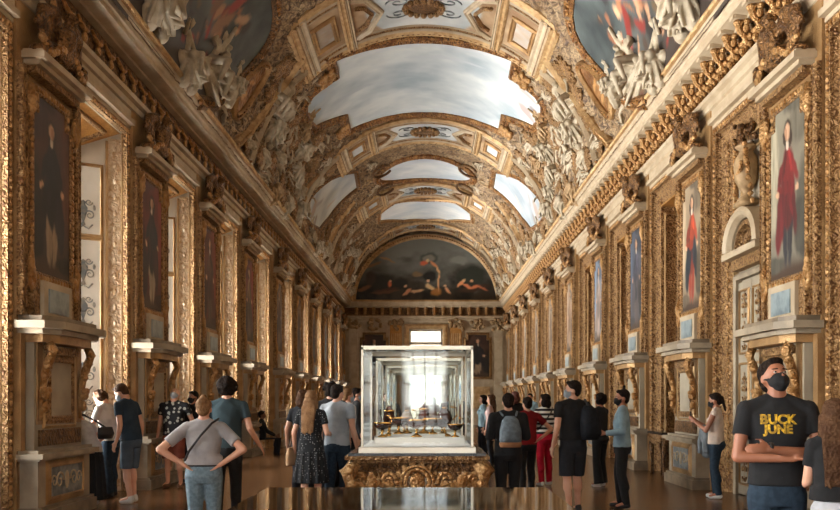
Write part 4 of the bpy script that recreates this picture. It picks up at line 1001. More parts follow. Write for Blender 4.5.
#  kind, t, Y, scale, roll, tone
SPOTS = [('pair', 78, 17.9, 1.35, 10, 's'), ('seated', 84, 16.2, 1.1, 0, 's'), ('winged', 82, 19.0, .8, 20, 's'), ('seated', 80, 14.2, 1.3, 0, 's'),
         ('pair', 60, 22.9, 1.25, -10, 's'), ('seated', 68, 23.6, 1.15, 10, 's'), ('atlas', 79, 23.4, 1.1, 0, 's'), ('winged', 55, 24.6, 1.0, 40, 's'), ('reclining', 83, 21.9, .8, 0, 's'),
         ('cartouche', 66, 25.6, 1.2, 0, 's'), ('reclining', 74, 25.4, 1.1, 10, 's'), ('atlas', 83, 25.8, 1.0, 0, 'w'), ('seated', 60, 27.2, 1.1, -10, 's'), ('pair', 71, 27.4, 1.15, 0, 's'), ('atlas', 82, 27.8, 1.1, 0, 's'),
         ('winged', 52, 28.9, 1.0, -30, 's'), ('reclining', 62, 29.4, 1.0, 20, 'w'), ('seated', 80, 29.6, 1.05, 0, 's'), ('atlas', 50, 30.6, .9, -10, 's'), ('reclining', 84, 31.0, .8, 0, 'w'),
         ('atlas', 58, 31.6, .8, 0, 's'), ('seated', 85, 34.9, .95, 0, 's'), ('pair', 84, 33.2, .8, 0, 's'), ('seated', 83, 36.8, .95, 0, 's'), ('atlas', 60, 38.2, .8, 0, 's'), ('winged', 50, 38.9, .8, 0, 's'), ('reclining', 56, 40.2, .8, 0, 'w'),
         ('atlas', 80, 39.8, .9, 0, 's'), ('pair', 66, 41.6, .9, 0, 's'), ('seated', 80, 42.6, .9, 0, 's'), ('atlas', 58, 43.6, .8, 0, 's'), ('reclining', 70, 44.2, .8, 0, 's'), ('seated', 82, 45.4, .9, 0, 's'), ('winged', 52, 45.6, .8, 0, 's'),
         ('atlas', 80, 48.0, .9, 0, 's'), ('pair', 64, 48.4, .9, 0, 's'), ('seated', 82, 50.6, .9, 0, 's'), ('winged', 44, 47.6, .8, 0, 'w'), ('seated', 72, 19.6, .7, 0, 's'), ('winged', 66, 26.6, .9, 30, 's'), ('pair', 56, 26.2, .9, 0, 'w'), ('atlas', 66, 28.4, .9, 20, 's'), ('reclining', 86, 23.9, .9, 0, 's'), ('seated', 74, 29.0, .9, 0, 's'), ('winged', 74, 31.9, .8, 0, 's'), ('pair', 78, 38.0, .9, 0, 's'), ('seated', 62, 45.0, .9, 0, 's'), ('reclining', 56, 42.0, .9, 0, 's'), ('atlas', 72, 43.0, .9, 0, 's'), ('seated', 58, 47.0, .9, 0, 's'), ('seated', 74, 49.4, .9, 0, 's'),
         ('reclining', 30, 35.3, .7, 0, 's'), ('winged', 32, 39.2, .75, 0, 's'), ('cartouche', 35, 37.4, .7, 90, 'w')]
rs = random.Random(8)
GSP = [('acanthus', rs.uniform(48, 86), 21.2 + k * .145, rs.uniform(.5, .8), rs.uniform(0, 90), 'g') for k in range(66 * 3)]
GSP += [('acanthus', t, y, .55, 20, 'g') for t, y in ((56, 21.3), (60, 19.5 + 2.6), (50, 20.9), (57, 20.9), (52, 22.4), (86, 20.4), (53, 21.8), (62, 21.9))]
VO = {}
for s, sd in ((-1, 'window'), (1, 'door')):
    cnt = {}; n = 0
    for kind, t, y, sc_, roll, tone in SPOTS + GSP:
        if tone == 'g' and any(inside(p, np.array([s * t + dt]), np.array([y + dy]))[0] for p in FLAT for dt in (-5, 0, 5) for dy in (-.35, 0, .35)): continue
        if tone == 'g':
            me = GOLDM['acanthus']
        else: me = (WARM if (tone == 'w') else FD)[kind]
        hh = .02
        sc_ *= 1 if tone == 'g' else .72
        M = VM(s * t, y, hh) @ Matrix.Rotation(R(roll * s), 4, 'Y')
        fl = sc_ * (1 if s > 0 else -1)
        M = M @ Matrix.Diagonal((fl if kind not in ('acanthus',) else sc_, sc_, sc_, 1))
        if kind == 'acanthus':
            cnt['a'] = cnt.get('a', 0) + 1; nm = 'gilt_acanthus'; lab = f'gilt acanthus clump on the {sd} side of the vault among the stucco figures'; cat = 'carved ornament'; grp = f'gilt acanthus on the {sd} side of the vault'
        else:
            n += 1; nm = 'stucco_shield' if kind == 'cartouche' else 'stucco_figure'; cat = 'sculpture'; grp = f'stucco figures on the {sd} side of the vault'
            near = 'above the ' + ORD[min(13, max(0, min(range(len(PIERS)), key=lambda i: abs(PIERS[i] - y)) - 4))] + ' picture'
            k_ = (kind, near); cnt[k_] = cnt.get(k_, 0) + 1
            hgt = 'low on' if t > 76 else ('halfway up' if t > 57 else 'high on')
            lab = f'{WORDS[kind]} {hgt} the {sd} side vault {near}'
        me_ = me
        o = bpy.data.objects.new(nm, me_); col.objects.link(o); o.matrix_world = M
        tag(o, lab, cat, grp)

# ------------------------------------------------------------------ glass cases on gilded tables, one behind the other
case_white = mat('white case lining', (226, 222, 214), .5)
case_metal = mat('pale gilt case edge', (214, 200, 176), .35, .5, (226, 214, 194), 3)
def table_carving(w, z0, z1, y):
    """carved apron: central cartouche, scrolls and leaves"""
    mb = MB(); zc = (z0 + z1) / 2 - .04
    mb.ell((0, y, zc), (.1, .05, .11), n=14, k=8)
    for q in range(2): mb.tube([((.15 + .055 * q) * math.cos(a), y - .01, zc + (.15 + .05 * q) * math.sin(a)) for a in [k * .35 for k in range(18)]], .028 - .006 * q, n=6, closed=True)
    for k in range(14):
        a = k * .45; mb.ell((.25 * math.cos(a), y + .01, zc + .22 * math.sin(a)), (.045, .03, .045), n=6, k=4)
    for s in (-1, 1):
        for x0, r, up in ((.36, .1, 1), (.56, .09, -1), (.74, .1, 1)):
            scroll(mb, s * x0, zc + .02, r, s, y, 1.4, .03, up, 16); mb.ell((s * (x0 + .0), y, zc - .02), (.04, .04, .04), n=8)
            for k in range(4): mb.ell((s * (x0 - .1 + .06 * k), y, zc - .1 + .05 * (k % 2)), (.04, .03, .05), n=6, k=4)
        mb.ell((s * .56, y - .02, zc - .02), (.07, .05, .08), n=10)
    return mb
def display_case(y0, y1, label, first):
    """y0 near face, y1 far face"""
    hw = .705; z0, z1 = .91, 2.17; root = empty('display_case', (-.03, y0, 0)); tag(root, label, 'display case', 'row of tall glass cases on gilt tables down the gallery'); d = y1 - y0
    MB().box(-.86, .86, -.1, d + .1, .80, .835).build('table_top', mat('black stone slab', (30, 26, 22), .25, 0, (58, 48, 38), 6), root)
    MB().box(-.9, .9, -.14, d + .14, .755, .80).box(-.84, .84, -.08, d + .08, .71, .755).build('table_cornice', gold, root)
    MB().box(-.80, .80, -.04, d + .04, .60, .71).build('table_apron', brown_gold, root)
    table_carving(.8, .3, .74, -.07).build('apron_carving', gold_carve, root, True)
    for sx in (-1, 1):
        for yy in (-.02, d + .02):
            q = MB().tube([(sx * .78, yy, .72), (sx * .86, yy - .02, .6), (sx * .82, yy, .42), (sx * .72, yy, .26), (sx * .76, yy, .1), (sx * .84, yy - .02, .0)], [.1, .12, .09, .06, .07, .09], n=10)
            for k in range(5): q.ell((sx * (.84 - .02 * k), yy - .1, .62 - .08 * k), (.06, .05, .05), n=8)
            q.build('leg', gold_carve, root, True)
    MB().box(-hw - .03, hw + .03, -.03, d + .03, .835, .905).build('case_base', case_metal, root)
    MB().box(-hw + .02, hw - .02, .02, d - .02, .905, .915).build('case_floor', case_white, root)
    for sx in (-1, 1):
        for yy in (0, d): MB().box(*sorted((sx * hw, sx * (hw - .028))), yy - .014, yy + .014, z0, z1).build('post', case_metal, root)
        MB().box(*sorted((sx * hw, sx * (hw - .028))), 0, d, z1 - .03, z1 + .01).build('top_rail', case_metal, root)
        MB().box(*sorted((sx * (hw - .010), sx * (hw - .016))), .01, d - .01, z0, z1).build('side_glass', glass_m, root)
    for yy in (0, d):
        MB().box(-hw, hw, yy - .014, yy + .014, z1 - .035, z1 + .012).build('top_rail', case_metal, root)
        MB().box(-hw + .02, hw - .02, yy - .003, yy + .003, z0, z1).build('pane', glass_m, root)
    MB().box(-hw, hw, 0, d, z1, z1 + .008).build('top_glass', glass_m, root)
    l_ = area('case_fill', (-.03, y0 + d / 2, z1 - .06), (0, 0, 0), 1.2, d * .8, 9, (1.0, .97, .92), 150); l_.parent = None  # added area light under the case top to brighten its floor
    return root
display_case(11.0, 12.7, 'tall glass case of stone cups on carved gilt table, front one of the row', True)
display_case(14.2, 15.9, 'second tall glass case, seen through the front one', False)
display_case(17.4, 19.1, 'third glass case, seen through the two in front of it', False)
display_case(20.6, 22.3, 'fourth and last glass case of the row down the gallery', False)
st_dark = mat('dark agate', (30, 22, 20), .15, 0, (70, 40, 28), 12); st_red = mat('red sardonyx', (96, 44, 26), .18, 0, (50, 26, 20), 10); st_cr = mat('pale rock crystal', (150, 132, 112), .12, 0, (170, 160, 150), 8)
gold_b = mat('bright gold mount', (212, 164, 92), .25, .9)
def cup(x, y, z, s, kind, m, label):
    r = empty('footed_cup', (x, y, z)); tag(r, label, 'cup', 'precious stone vessels in the front glass case')
    T = Matrix.Scale(s, 4)
    MB().lathe([(.07, 0), (.075, .012), (.05, .025), (.02, .04), (.016, .09), (.03, .1), (.016, .115)], 16, T).build('foot', gold_b, r, True)
    if kind == 'bowl': pr = [(.02, .11), (.09, .135), (.13, .18), (.14, .215), (.13, .22), (.06, .2)]
    elif kind == 'ewer': pr = [(.02, .11), (.07, .14), (.09, .2), (.07, .27), (.03, .31), (.03, .35), (.05, .37)]
    elif kind == 'boat': pr = [(.02, .11), (.08, .13), (.12, .17), (.135, .21), (.12, .215), (.06, .19)]
    else: pr = [(.02, .11), (.06, .14), (.075, .2), (.06, .26), (.065, .29), (.04, .32), (.01, .36)]
    MB().lathe(pr, 20, T, sy=.7 if kind == 'boat' else 1).build('bowl', m, r, True)
    MB().lathe([(pr[-3][0] * 1.04, pr[-3][1]), (pr[-3][0] * 1.06, pr[-3][1] + .008), (pr[-3][0] * 1.03, pr[-3][1] + .016)], 20, T, sy=.7 if kind == 'boat' else 1).build('rim_mount', gold_b, r, True)
    if kind in ('ewer', 'boat'): MB().tube([(.06 * s, 0, .33 * s), (.13 * s, 0, .32 * s), (.14 * s, 0, .24 * s), (.09 * s, 0, .18 * s)], .009 * s, n=6).build('handle', gold_b, r, True)
plinth = tag(MB().box(-.62, .60, 11.86, 12.42, .916, .99).box(-.4, .34, 12.05, 12.35, .99, 1.03).build('stepped_plinth', case_white), 'low white stepped plinth inside the front glass case', 'plinth')
for a in [(-.52, 11.98, .991, .9, 'boat', st_dark, 'dark boat shaped cup, leftmost in the glass case'), (-.30, 12.08, 1.031, 1.0, 'bowl', st_dark, 'dark footed bowl, second from the left in the case'),
          (-.19, 12.28, 1.031, 1.0, 'ewer', st_cr, 'pale ewer with gold handle behind the bowls in the case'), (-.05, 12.06, .991, 1.05, 'bowl', st_red, 'round reddish bowl at the middle of the glass case'),
          (.05, 12.3, 1.031, 1.15, 'urn', st_red, 'tall reddish lidded urn right of the middle in the case'), (.17, 12.08, 1.031, .95, 'bowl', st_dark, 'small dark bowl in front of the reddish urn'),
          (.48, 12.0, .991, .8, 'boat', st_dark, 'dark boat shaped cup, rightmost in the glass case'), (-.44, 12.3, .991, 1.2, 'urn', st_dark, 'dark lidded urn at the back left of the case'), (.34, 12.28, .991, 1.25, 'ewer', st_dark, 'dark ewer at the back right of the case')]:
    cup(*a)
for k, (x, y, kk, m) in enumerate([(-.3, 14.9, 'urn', st_red), (.05, 15.0, 'ewer', st_cr), (.35, 14.9, 'bowl', st_dark)]):
    cup(x, y, .916, 1.0, kk, m, ['reddish urn at the left of the second glass case', 'pale ewer at the middle of the second glass case', 'dark bowl at the right of the second glass case'][k])
# low glass topped table in front
lt = empty('low_display_table', (-.03, 4.5, 0)); tag(lt, 'low table case with glossy dark glass top standing before the row of glass cases', 'display table')
dg = mat('dark reflecting glass', (26, 22, 18), .05, 0, spec=1.0)
MB().box(-.875, .875, -.95, 1.0, .925, .95).build('glass_top', dg, lt)
MB().box(-.9, .9, -.98, 1.03, .86, .925).build('case_edge', gold_flat, lt)
MB().box(-.84, .84, -.92, .97, .70, .86).build('case_body', brown_gold, lt)
for sx in (-.78, .78):
    for yy in (-.85, .9): MB().tube([(sx, yy, .72), (sx * 1.05, yy, .5), (sx * .95, yy, .25), (sx, yy, 0)], [.07, .06, .035, .05], n=10).build('leg', gold, lt, True)

# ------------------------------------------------------------------ visitors
skin_a = mat('fair skin', (206, 152, 124), .55, 0, (216, 164, 136), 5); skin_b = mat('tan skin', (150, 96, 70), .5, 0, (164, 108, 80), 5)
skin_c = mat('brown skin', (104, 66, 48), .5, 0, (116, 76, 56), 5)
def cloth(name, c, c2=None, sc_=6, b=.35): return mat(name, c, .9, 0, c2 or tuple(min(255, int(v * 1.12 + 3)) for v in c), sc_, b, 7, bdist=.03, spec=.2)
hair_dk = mat('dark hair', (22, 16, 14), .75, 0, (38, 27, 20), 30, .5, 60, spec=.12); hair_br = mat('brown hair', (70, 46, 30), .75, 0, (86, 60, 40), 14, .5, 60, spec=.15)
hair_bl = mat('dark blond hair', (120, 88, 58), .75, 0, (140, 104, 70), 14, .5, 60, spec=.2); hair_gy = mat('cropped grey hair', (120, 104, 90), .6, 0, (150, 134, 118), 30)
shoe_w = mat('white trainers', (206, 204, 198), .7); shoe_d = mat('dark shoes', (26, 22, 22), .6); shoe_b = mat('brown shoes', (96, 64, 42), .6)
mask_w = mat('pale surgical mask', (160, 170, 178), .8); mask_k = mat('black face mask', (16, 16, 18), .85)
eye_w = mat('eye white', (176, 164, 154), .3); eye_d = mat('dark iris', (34, 22, 16), .2); lip = mat('lips', (150, 84, 74), .5)
def striped(name, a, b_, sc_, axis='Z'):
    if name in MATS: return MATS[name]
    m = mat(name, a, .9); n = m.node_tree.nodes; l = m.node_tree.links
    tc = n.new('ShaderNodeTexCoord'); w = n.new('ShaderNodeTexWave'); w.bands_direction = axis; w.inputs['Scale'].default_value = sc_
    r = n.new('ShaderNodeValToRGB'); r.color_ramp.interpolation = 'CONSTANT'; r.color_ramp.elements[0].color = (*lin(a), 1); r.color_ramp.elements[1].color = (*lin(b_), 1); r.color_ramp.elements[1].position = .5
    l.new(tc.outputs['Object'], w.inputs[0]); l.new(w.outputs[0], r.inputs[0]); l.new(r.outputs[0], n['Principled BSDF'].inputs['Base Color']); return m
def dotted(name, a, b_, sc_, th, randomness=1):
    if name in MATS: return MATS[name]
    m = mat(name, a, .9); n = m.node_tree.nodes; l = m.node_tree.links
    tc = n.new('ShaderNodeTexCoord'); w = n.new('ShaderNodeTexVoronoi'); w.inputs['Scale'].default_value = sc_; w.inputs['Randomness'].default_value = randomness
    r = n.new('ShaderNodeValToRGB'); r.color_ramp.elements[0].color = (*lin(b_), 1); r.color_ramp.elements[1].color = (*lin(a), 1); r.color_ramp.elements[0].position = th; r.color_ramp.elements[1].position = th + .04
    l.new(tc.outputs['Object'], w.inputs[0]); l.new(w.outputs[0], r.inputs[0]); l.new(r.outputs[0], n['Principled BSDF'].inputs['Base Color']); return m
ARM = dict(down=((.245, -.03, 1.13), (.27, .05, .88)), hips=((.42, -.12, 1.17), (.19, -.10, 1.0)), pocket=((.29, -.08, 1.14), (.21, .06, .92)),
           bend=((.25, -.02, 1.13), (.2, .24, 1.1)), phone=((.21, .12, 1.12), (.09, .33, 1.27)), chin=((.2, .14, 1.14), (.06, .2, 1.4)), rail=((.24, .14, 1.15), (.2, .38, 1.02)), back=((.27, -.14, 1.14), (.12, -.2, .98)), swing=((.27, -.05, 1.14), (.38, .06, .93)))
def person(label, px, Y, H=1.75, yaw=0, top=None, low=None, tk='tee', lk='trousers', hair=None, hk='short', skin=None, arms=('down', 'down'), lean=0, look=(0, 0), mask=None,
           shoe=None, build=1.0, fem=False, fine=.014, sit=False, stride=.04, hem=.9, sleeve=.55, X=None, belt=None):
    skin = skin or skin_a; k = H / 1.75; x = .1 + (px - 427.5) / F * Y if X is None else X
    root = empty('person', (x, Y, 0), R(yaw)); tag(root, label, 'person', None)
    B = build; sw = (.165 if fem else .19) * B; hw_ = (.175 if fem else .165) * B; ww = (.125 if fem else .145) * B
    def post(p):
        z = p.z; y = p.y; xx = p.x
        if lean:
            w = min(1, max(0, (z - .88) / .3)); w = w * w * (3 - 2 * w); a = -R(lean) * w; dz = z - .95
            if w > 0: y, z = y * math.cos(a) - dz * math.sin(a), .95 + y * math.sin(a) + dz * math.cos(a)
        if sit:
            # fold at the hips and knees
            if z < .95:
                if z > .5: y, z = y + (.95 - z), .95 + (y) * .0 + (-.02) + y * .3
                else: y, z = y + .43, z + .43
            z -= .50
        return Vector((xx * k, y * k, z * k))
    HM = Matrix.Translation((0, -.01, 1.485)) @ Euler((R(look[1]), 0, R(look[0]))).to_matrix().to_4x4() @ Matrix.Translation((0, .01, -1.50))
    A = []
    for i, s in ((0, -1), (1, 1)):
        a = arms[i]; e, w = ARM[a] if isinstance(a, str) else a
        A.append((Vector((s * sw, 0, 1.405)), Vector((s * e[0] * (B * .5 + .5), e[1], e[2])), Vector((s * w[0], w[1], w[2]))))
    L = []
    for s in (-1, 1):
        L.append((Vector((s * .09 * B, 0, .9)), Vector((s * .095, .03 + s * stride * .5, .5)), Vector((s * .1, -.02 + s * stride, .085))))
    # body
    b = MB()
    b.loft([(0, 0, .84, .12 * B, .10), (0, 0, .93, hw_ * .92, .11), (0, .0, 1.08, ww, .09 * B), (0, .005, 1.25, .15 * B, .105 * B), (0, 0, 1.38, sw * .95, .09), (0, -.01, 1.44, .09, .06), (0, -.01, 1.47, .055, .055)])
    b.cap((0, -.01, 1.42), .060, (0, .0, 1.56), .054)
    for s in (-1, 1): b.cap((s * .03, -.015, 1.475), .045, (s * sw * .85, -.005, 1.405), .038)
    h = MB()      # head
    h.ell((0, -.005, 1.645), (.077, .094, .098), n=20, k=14); h.ell((0, .025, 1.585), (.056, .066, .072), n=16, k=10); h.ell((0, .06, 1.548), (.028, .025, .022), n=10, k=6)
    h.cap((0, .088, 1.635), .011, (0, .108, 1.598), .015); h.ell((0, .078, 1.655), (.05, .016, .012)); h.ell((0, .088, 1.567), (.024, .012, .010))
    for s in (-1, 1): h.ell((s * .079, -.005, 1.61), (.01, .02, .03)); h.ell((s * .04, .055, 1.6), (.024, .03, .022))
    b.add(h.v, h.f, HM)
    for i, s in ((0, -1), (1, 1)):
        sh, e, w = A[i]; b.ell(sh, .048 * B); b.cap(sh, .046 * B, e, .040 * B); b.cap(e, .040 * B, w, .026)
        d = (w - e).normalized(); nrm = Vector((-s, 0, 0)); nrm = (nrm - d * nrm.dot(d)).normalized() if abs(nrm.dot(d)) < .95 else Vector((0, 0, -1)); wd = d.cross(nrm)
        if wd.y < 0 or (abs(wd.y) < .3 and wd.z < 0): wd = -wd
        pal = w + d * .045; q = Matrix((wd, nrm, d)).transposed()
        b.ell(pal, (.038, .015, .05), rot=q, n=10, k=6)
        for f_ in range(4):
            o_ = w + d * .08 + wd * (f_ - 1.5) * .0185; ln = (.036, .042, .040, .032)[f_]
            m1 = o_ + d * ln + nrm * .008; m2 = m1 + d * ln * .7 + nrm * .022
            b.cap(o_, .0092, m1, .0086, n=7); b.cap(m1, .0086, m2, .0074, n=7)
        t0 = w + d * .02 + wd * .03; t1 = t0 + d * .035 + wd * .028; b.cap(t0, .0125, t1, .0105, n=7); b.cap(t1, .0105, t1 + d * .03 + nrm * .01, .009, n=7)
    for i, s in ((0, -1), (1, 1)):
        hp, kn, an = L[i]; b.cap(hp, .082 * B, kn, .055 * B); b.cap(kn + Vector((0, -.012, -.06)), .056, kn - Vector((0, .02, .16)), .055 * B); b.cap(kn, .052 * B, an, .036); b.cap(an, .036, an + Vector((s * .02, .13, -.04)), .03)
    link('body', remesh(b, fine, 3, post, 'body'), skin, root)
    for s in (-1, 1):
        q = MB().ell((s * .032, .084, 1.632), (.012, .008, .007), HM, n=10, k=6); o = link('eye', q.mesh('eye', True), eye_w, root)
        me = o.data
        for v in me.vertices: v.co = post(v.co)
        q = MB().ell((s * .032, .0915, 1.632), (.006, .003, .006), HM, n=8, k=5); o2 = link('iris', q.mesh('iris', True), eye_d, o)
        for v in o2.data.vertices: v.co = post(v.co)
        q = MB().cap((s * .018, .094, 1.652), .004, (s * .05, .083, 1.653), .003, HM, n=6); o3 = link('eyebrow', q.mesh('eyebrow', True), hair or hair_dk, root)
        for v in o3.data.vertices: v.co = post(v.co)
    if mask is None:
        o = link('mouth', MB().ell((0, .099, 1.567), (.023, .006, .006), HM, n=10, k=6).mesh('mouth', True), lip, root)
        for v in o.data.vertices: v.co = post(v.co)
    else:
        q = MB(); q.ell((0, .05, 1.582), (.066, .068, .056), HM, n=18, k=12); q.cap((0, .095, 1.61), .02, (0, .1, 1.56), .022, HM); q.ell((0, .05, 1.54), (.045, .045, .03), HM)
        for s in (-1, 1): q.cap((s * .055, .05, 1.595), .009, (s * .084, -.01, 1.615), .006, HM)
        link('face_mask', remesh(q, .008, 2, post, 'mask'), mask, root)
    # hair
    if hk != 'bald':
        q = MB()
        q.ell((0, -.022, 1.668), (.087, .098, .09), HM, n=18, k=12); q.ell((0, -.055, 1.615), (.074, .055, .075), HM, n=14, k=8); q.ell((0, .045, 1.722), (.06, .045, .025), HM)
        if hk in ('long', 'verylong'):
            e_ = 1.22 if hk == 'long' else 1.14
            q.loft([(0, -.085, e_, .07, .02), (0, -.095, 1.32, .1, .035), (0, -.08, 1.45, .105, .045), (0, -.06, 1.6, .095, .06)], HM if abs(look[1]) < 12 else None)
            for kx in range(7): q.cap((-.09 + .03 * kx, -.1, 1.5), .018, (-.085 + .028 * kx, -.1 - .01 * (kx % 2), e_ - .02 * (kx % 3)), .008, HM if abs(look[1]) < 12 else None)
            for s in (-1, 1): q.cap((s * .08, -.01, 1.62), .03, (s * .1, -.03, 1.36), .02, HM)
        if hk == 'bob':
            for s in (-1, 1): q.ell((s * .07, -.02, 1.58), (.045, .07, .09), HM)
            q.ell((0, -.07, 1.56), (.09, .06, .09), HM)
        if hk == 'curly':
            rs_ = random.Random(int(px))
            for _ in range(46):
                u = rs_.uniform(-1, 1); a = rs_.uniform(math.pi * .98, math.pi * 2.02); r_ = math.sqrt(1 - u * u)
                q.ell((.1 * r_ * math.cos(a), -.01 + .105 * r_ * math.sin(a), 1.655 + .1 * u), .034, HM, n=6, k=4)
        if hk == 'bun': q.ell((0, -.1, 1.70), (.05, .045, .045), HM); q.ell((0, -.02, 1.765), (.03, .03, .02), HM)
        if hk == 'knot': q.ell((0, -.03, 1.785), (.028, .028, .03), HM); q.cap((0, -.03, 1.75), .025, (0, -.03, 1.78), .02, HM)
        if hk == 'pony': q.ell((0, -.11, 1.66), .035, HM); q.cap((0, -.12, 1.65), .03, (0, -.14, 1.45), .018, HM)
        me = remesh(q, .011, 1, post, 'hair')
        link('hair', me, hair or hair_dk, root)
    # upper garment
    if top:
        q = MB(); g = .016
        secs = [(0, 0, hem, (hw_ + g) * 1.0, .118 + g), (0, 0, hem + .1, (max(hw_ * .93, ww * 1.04) + g), (.108 + g) * (B * .4 + .6)), (0, .0, 1.1, ww * 1.06 + g, .1 * B + g), (0, .008, 1.25, .158 * B + g, .108 * B + g), (0, 0, 1.37, sw * 1.0 + g * .6, .094 + g * .6), (0, -.008, 1.43, sw * .66, .078), (0, -.012, 1.485, .068, .064)]
        q.loft(secs, power=2.3)
        for i, s in ((0, -1), (1, 1)):
            sh, e, w = A[i]; q.ell(sh, .063 * (B * .5 + .5)); q.cap((s * .04, -.012, 1.462), .054, sh + Vector((-s * .02, 0, .002)), .056)
            if tk == 'sleeveless': continue
            if tk == 'tee': q.cap(sh, .060 * B, sh.lerp(e, sleeve), .060 * B, flat=True)
            else: q.cap(sh, .060 * B, e, .053 * B); q.cap(e, .056 * B, e.lerp(w, .95), .04, flat=True)
        if fem: q.ell((-.075, .085, 1.28), .062); q.ell((.075, .085, 1.28), .062)
        link('shirt', remesh(q, fine * .95, 2, post, 'shirt'), top, root)
    if low:
        q = MB()
        if lk in ('dress', 'skirt', 'longskirt'):
            z1 = dict(dress=.42, skirt=.5, longskirt=.1)[lk]
            secs = [(0, 0, z1, .24 * B, .19), (0, 0, (z1 + .95) / 2, .215 * B, .165), (0, 0, .92, hw_ + .02, .13), (0, 0, 1.04, ww + .025, .105 * B + .01)]
            q.loft(secs)
            for j in range(12):
                a = j * math.pi / 6 + .2; q.tube([(.2 * B * math.cos(a), .155 * math.sin(a), .85), (.25 * B * math.cos(a), .195 * math.sin(a), z1)], [.01, .028], n=6)
        else:
            q.loft([(0, 0, .80, .155 * B, .115), (0, -.01, .88, hw_ + .008, .128 + (.02 if fem else 0)), (0, 0, .97, (hw_ * .95) + .01, .122), (0, 0, 1.02, ww + .018, .108 * (B * .4 + .6))], power=2.2)
            for i, s in ((0, -1), (1, 1)):
                hp, kn, an = L[i]
                q.cap(hp + Vector((0, 0, -.03)), .096 * B, kn.lerp(hp, .0) if lk != 'shorts' else kn + Vector((0, 0, -.0)), (.072 if lk != 'shorts' else .09) * B, flat=lk == 'shorts')
                if lk == 'trousers': q.cap(kn, .07 * B, kn.lerp(an, .45) + Vector((0, -.02, 0)), .068); q.cap(kn, .07 * B, an + Vector((0, 0, -.02)), .056, flat=True)
                if lk == 'flared': q.cap(kn, .075 * B, an + Vector((0, 0, -.02)), .10, flat=True)
        link('skirt' if lk in ('dress', 'skirt', 'longskirt') else ('shorts' if lk == 'shorts' else 'trousers'), remesh(q, fine, 2, post, 'low'), low, root)
    if belt:
        q = MB().loft([(0, 0, .985, hw_ * .98 + .014, .128), (0, 0, 1.015, hw_ * .93 + .014, .124)]); o = link('belt', q.mesh('belt', True), belt, root)
        for v in o.data.vertices: v.co = post(v.co)
    if not sit or True:
        for i, s in ((0, -1), (1, 1)):
            an = L[i][2]; q = MB().cap(an + Vector((0, -.02, -.035)), .042, an + Vector((s * .012, .13, -.048)), .036).ell(an + Vector((0, -.01, .0)), .045)
            me = remesh(q, .012, 2, None, 'shoe')
            for v in me.vertices:
                v.co.z = max(v.co.z, 0.0); v.co = post(v.co)
            link('shoe', me, shoe or shoe_d, root)
    root['k'] = k
    return root, post, HM, A
def attach(root, dx, dy, z):   # world point from a person's local point
    return root.matrix_basis @ Vector((dx, dy, z))
def worn(name, label, cat, root, parts):
    """a thing carried by a person: top-level Empty with its parts placed in the person's frame"""
    o = empty(name, tuple(root.location), root.rotation_euler[2]); tag(o, label, cat)
    for nm, me, m in parts: link(nm, me, m, o)
    return o
grey_tee = cloth('heather grey jersey', (146, 142, 142)); grey_tee2 = cloth('light grey cotton', (150, 156, 160)); jeans = cloth('light blue denim', (104, 122, 132), sc_=30); jeans_d = cloth('dark blue denim', (38, 50, 62), sc_=30)
teal = cloth('slate green jersey', (54, 68, 74)); navy = cloth('navy cotton', (40, 52, 64)); chark = cloth('charcoal cloth', (36, 38, 42)); white_c = cloth('white cotton', (176, 170, 164)); blue_sh = cloth('pale blue denim shirt', (128, 150, 160)); red_c = cloth('red trousers', (164, 24, 44))
floral = dotted('black floral cloth', (20, 20, 24), (176, 178, 168), 13, .34); polka = dotted('black dotted cloth', (20, 22, 26), (170, 172, 170), 34, .16, .5); stripes = striped('black and white stripes', (222, 218, 212), (24, 24, 28), 3.9)
# 1 foreground man with folded arms
m1, post1, _, _ = person('man in black T-shirt with yellow lettering, folded arms, black mask', 777, 5.65, 1.79, 172, black_c, jeans_d, 'tee', 'trousers', hair_dk, 'short', skin_b,
    arms=(((.245, .09, 1.13), (-.10, .235, 1.165)), ((.255, .07, 1.11), (-.06, .17, 1.11))), look=(14, 20), mask=mask_k, build=.99, fine=.0105, hem=.93, belt=shoe_d)
def yellow_text(body, size, z, xo):
    cu = bpy.data.curves.new('lettering', 'FONT'); cu.body = body; cu.size = size; cu.align_x = 'CENTER'; cu.extrude = .0015; cu.offset = .0035; cu.resolution_u = 3
    o = bpy.data.objects.new('tmp', cu); col.objects.link(o); dgp = bpy.context.evaluated_depsgraph_get(); dgp.update(); me = bpy.data.meshes.new_from_object(o.evaluated_get(dgp)); bpy.data.objects.remove(o)
    bm = bmesh.new(); bm.from_mesh(me); bmesh.ops.subdivide_edges(bm, edges=[e for e in bm.edges if e.calc_length() > .02], cuts=3); bm.to_mesh(me); bm.free()
    return me
bpy.context.view_layer.update()
shirt1 = [c for c in m1.children if c.name.startswith('shirt')][0]
from mathutils.bvhtree import BVHTree
bv = BVHTree.FromPolygons([v.co for v in shirt1.data.vertices], [tuple(p.vertices) for p in shirt1.data.polygons])
yel = mat('worn yellow print', (222, 178, 40), .8, 0, (150, 116, 30), 40, lo=.42, hi=.52)
for body, size, z in (('BUCK', .082, 1.315), ('JUNE', .075, 1.255)):
    me = yellow_text(body, size, z, 0)
    for v in me.vertices:
        X_ = -v.co.x + .02; Z_ = v.co.y + z + .035; hit = bv.ray_cast(Vector((X_, 1, Z_)), Vector((0, -1, 0)))
        v.co = Vector((X_, (hit[0].y if hit[0] is not None else .13) + .003 + v.co.z, Z_))
    link('lettering', me, yel, m1)
q = MB().tube([(-.0 + .033 * math.cos(a), .235 + .01 * math.sin(a * 2) * 0 + .033 * math.sin(a) * .5, 1.2 + .033 * math.sin(a)) for a in [i * .6 for i in range(11)]], .008, closed=True)
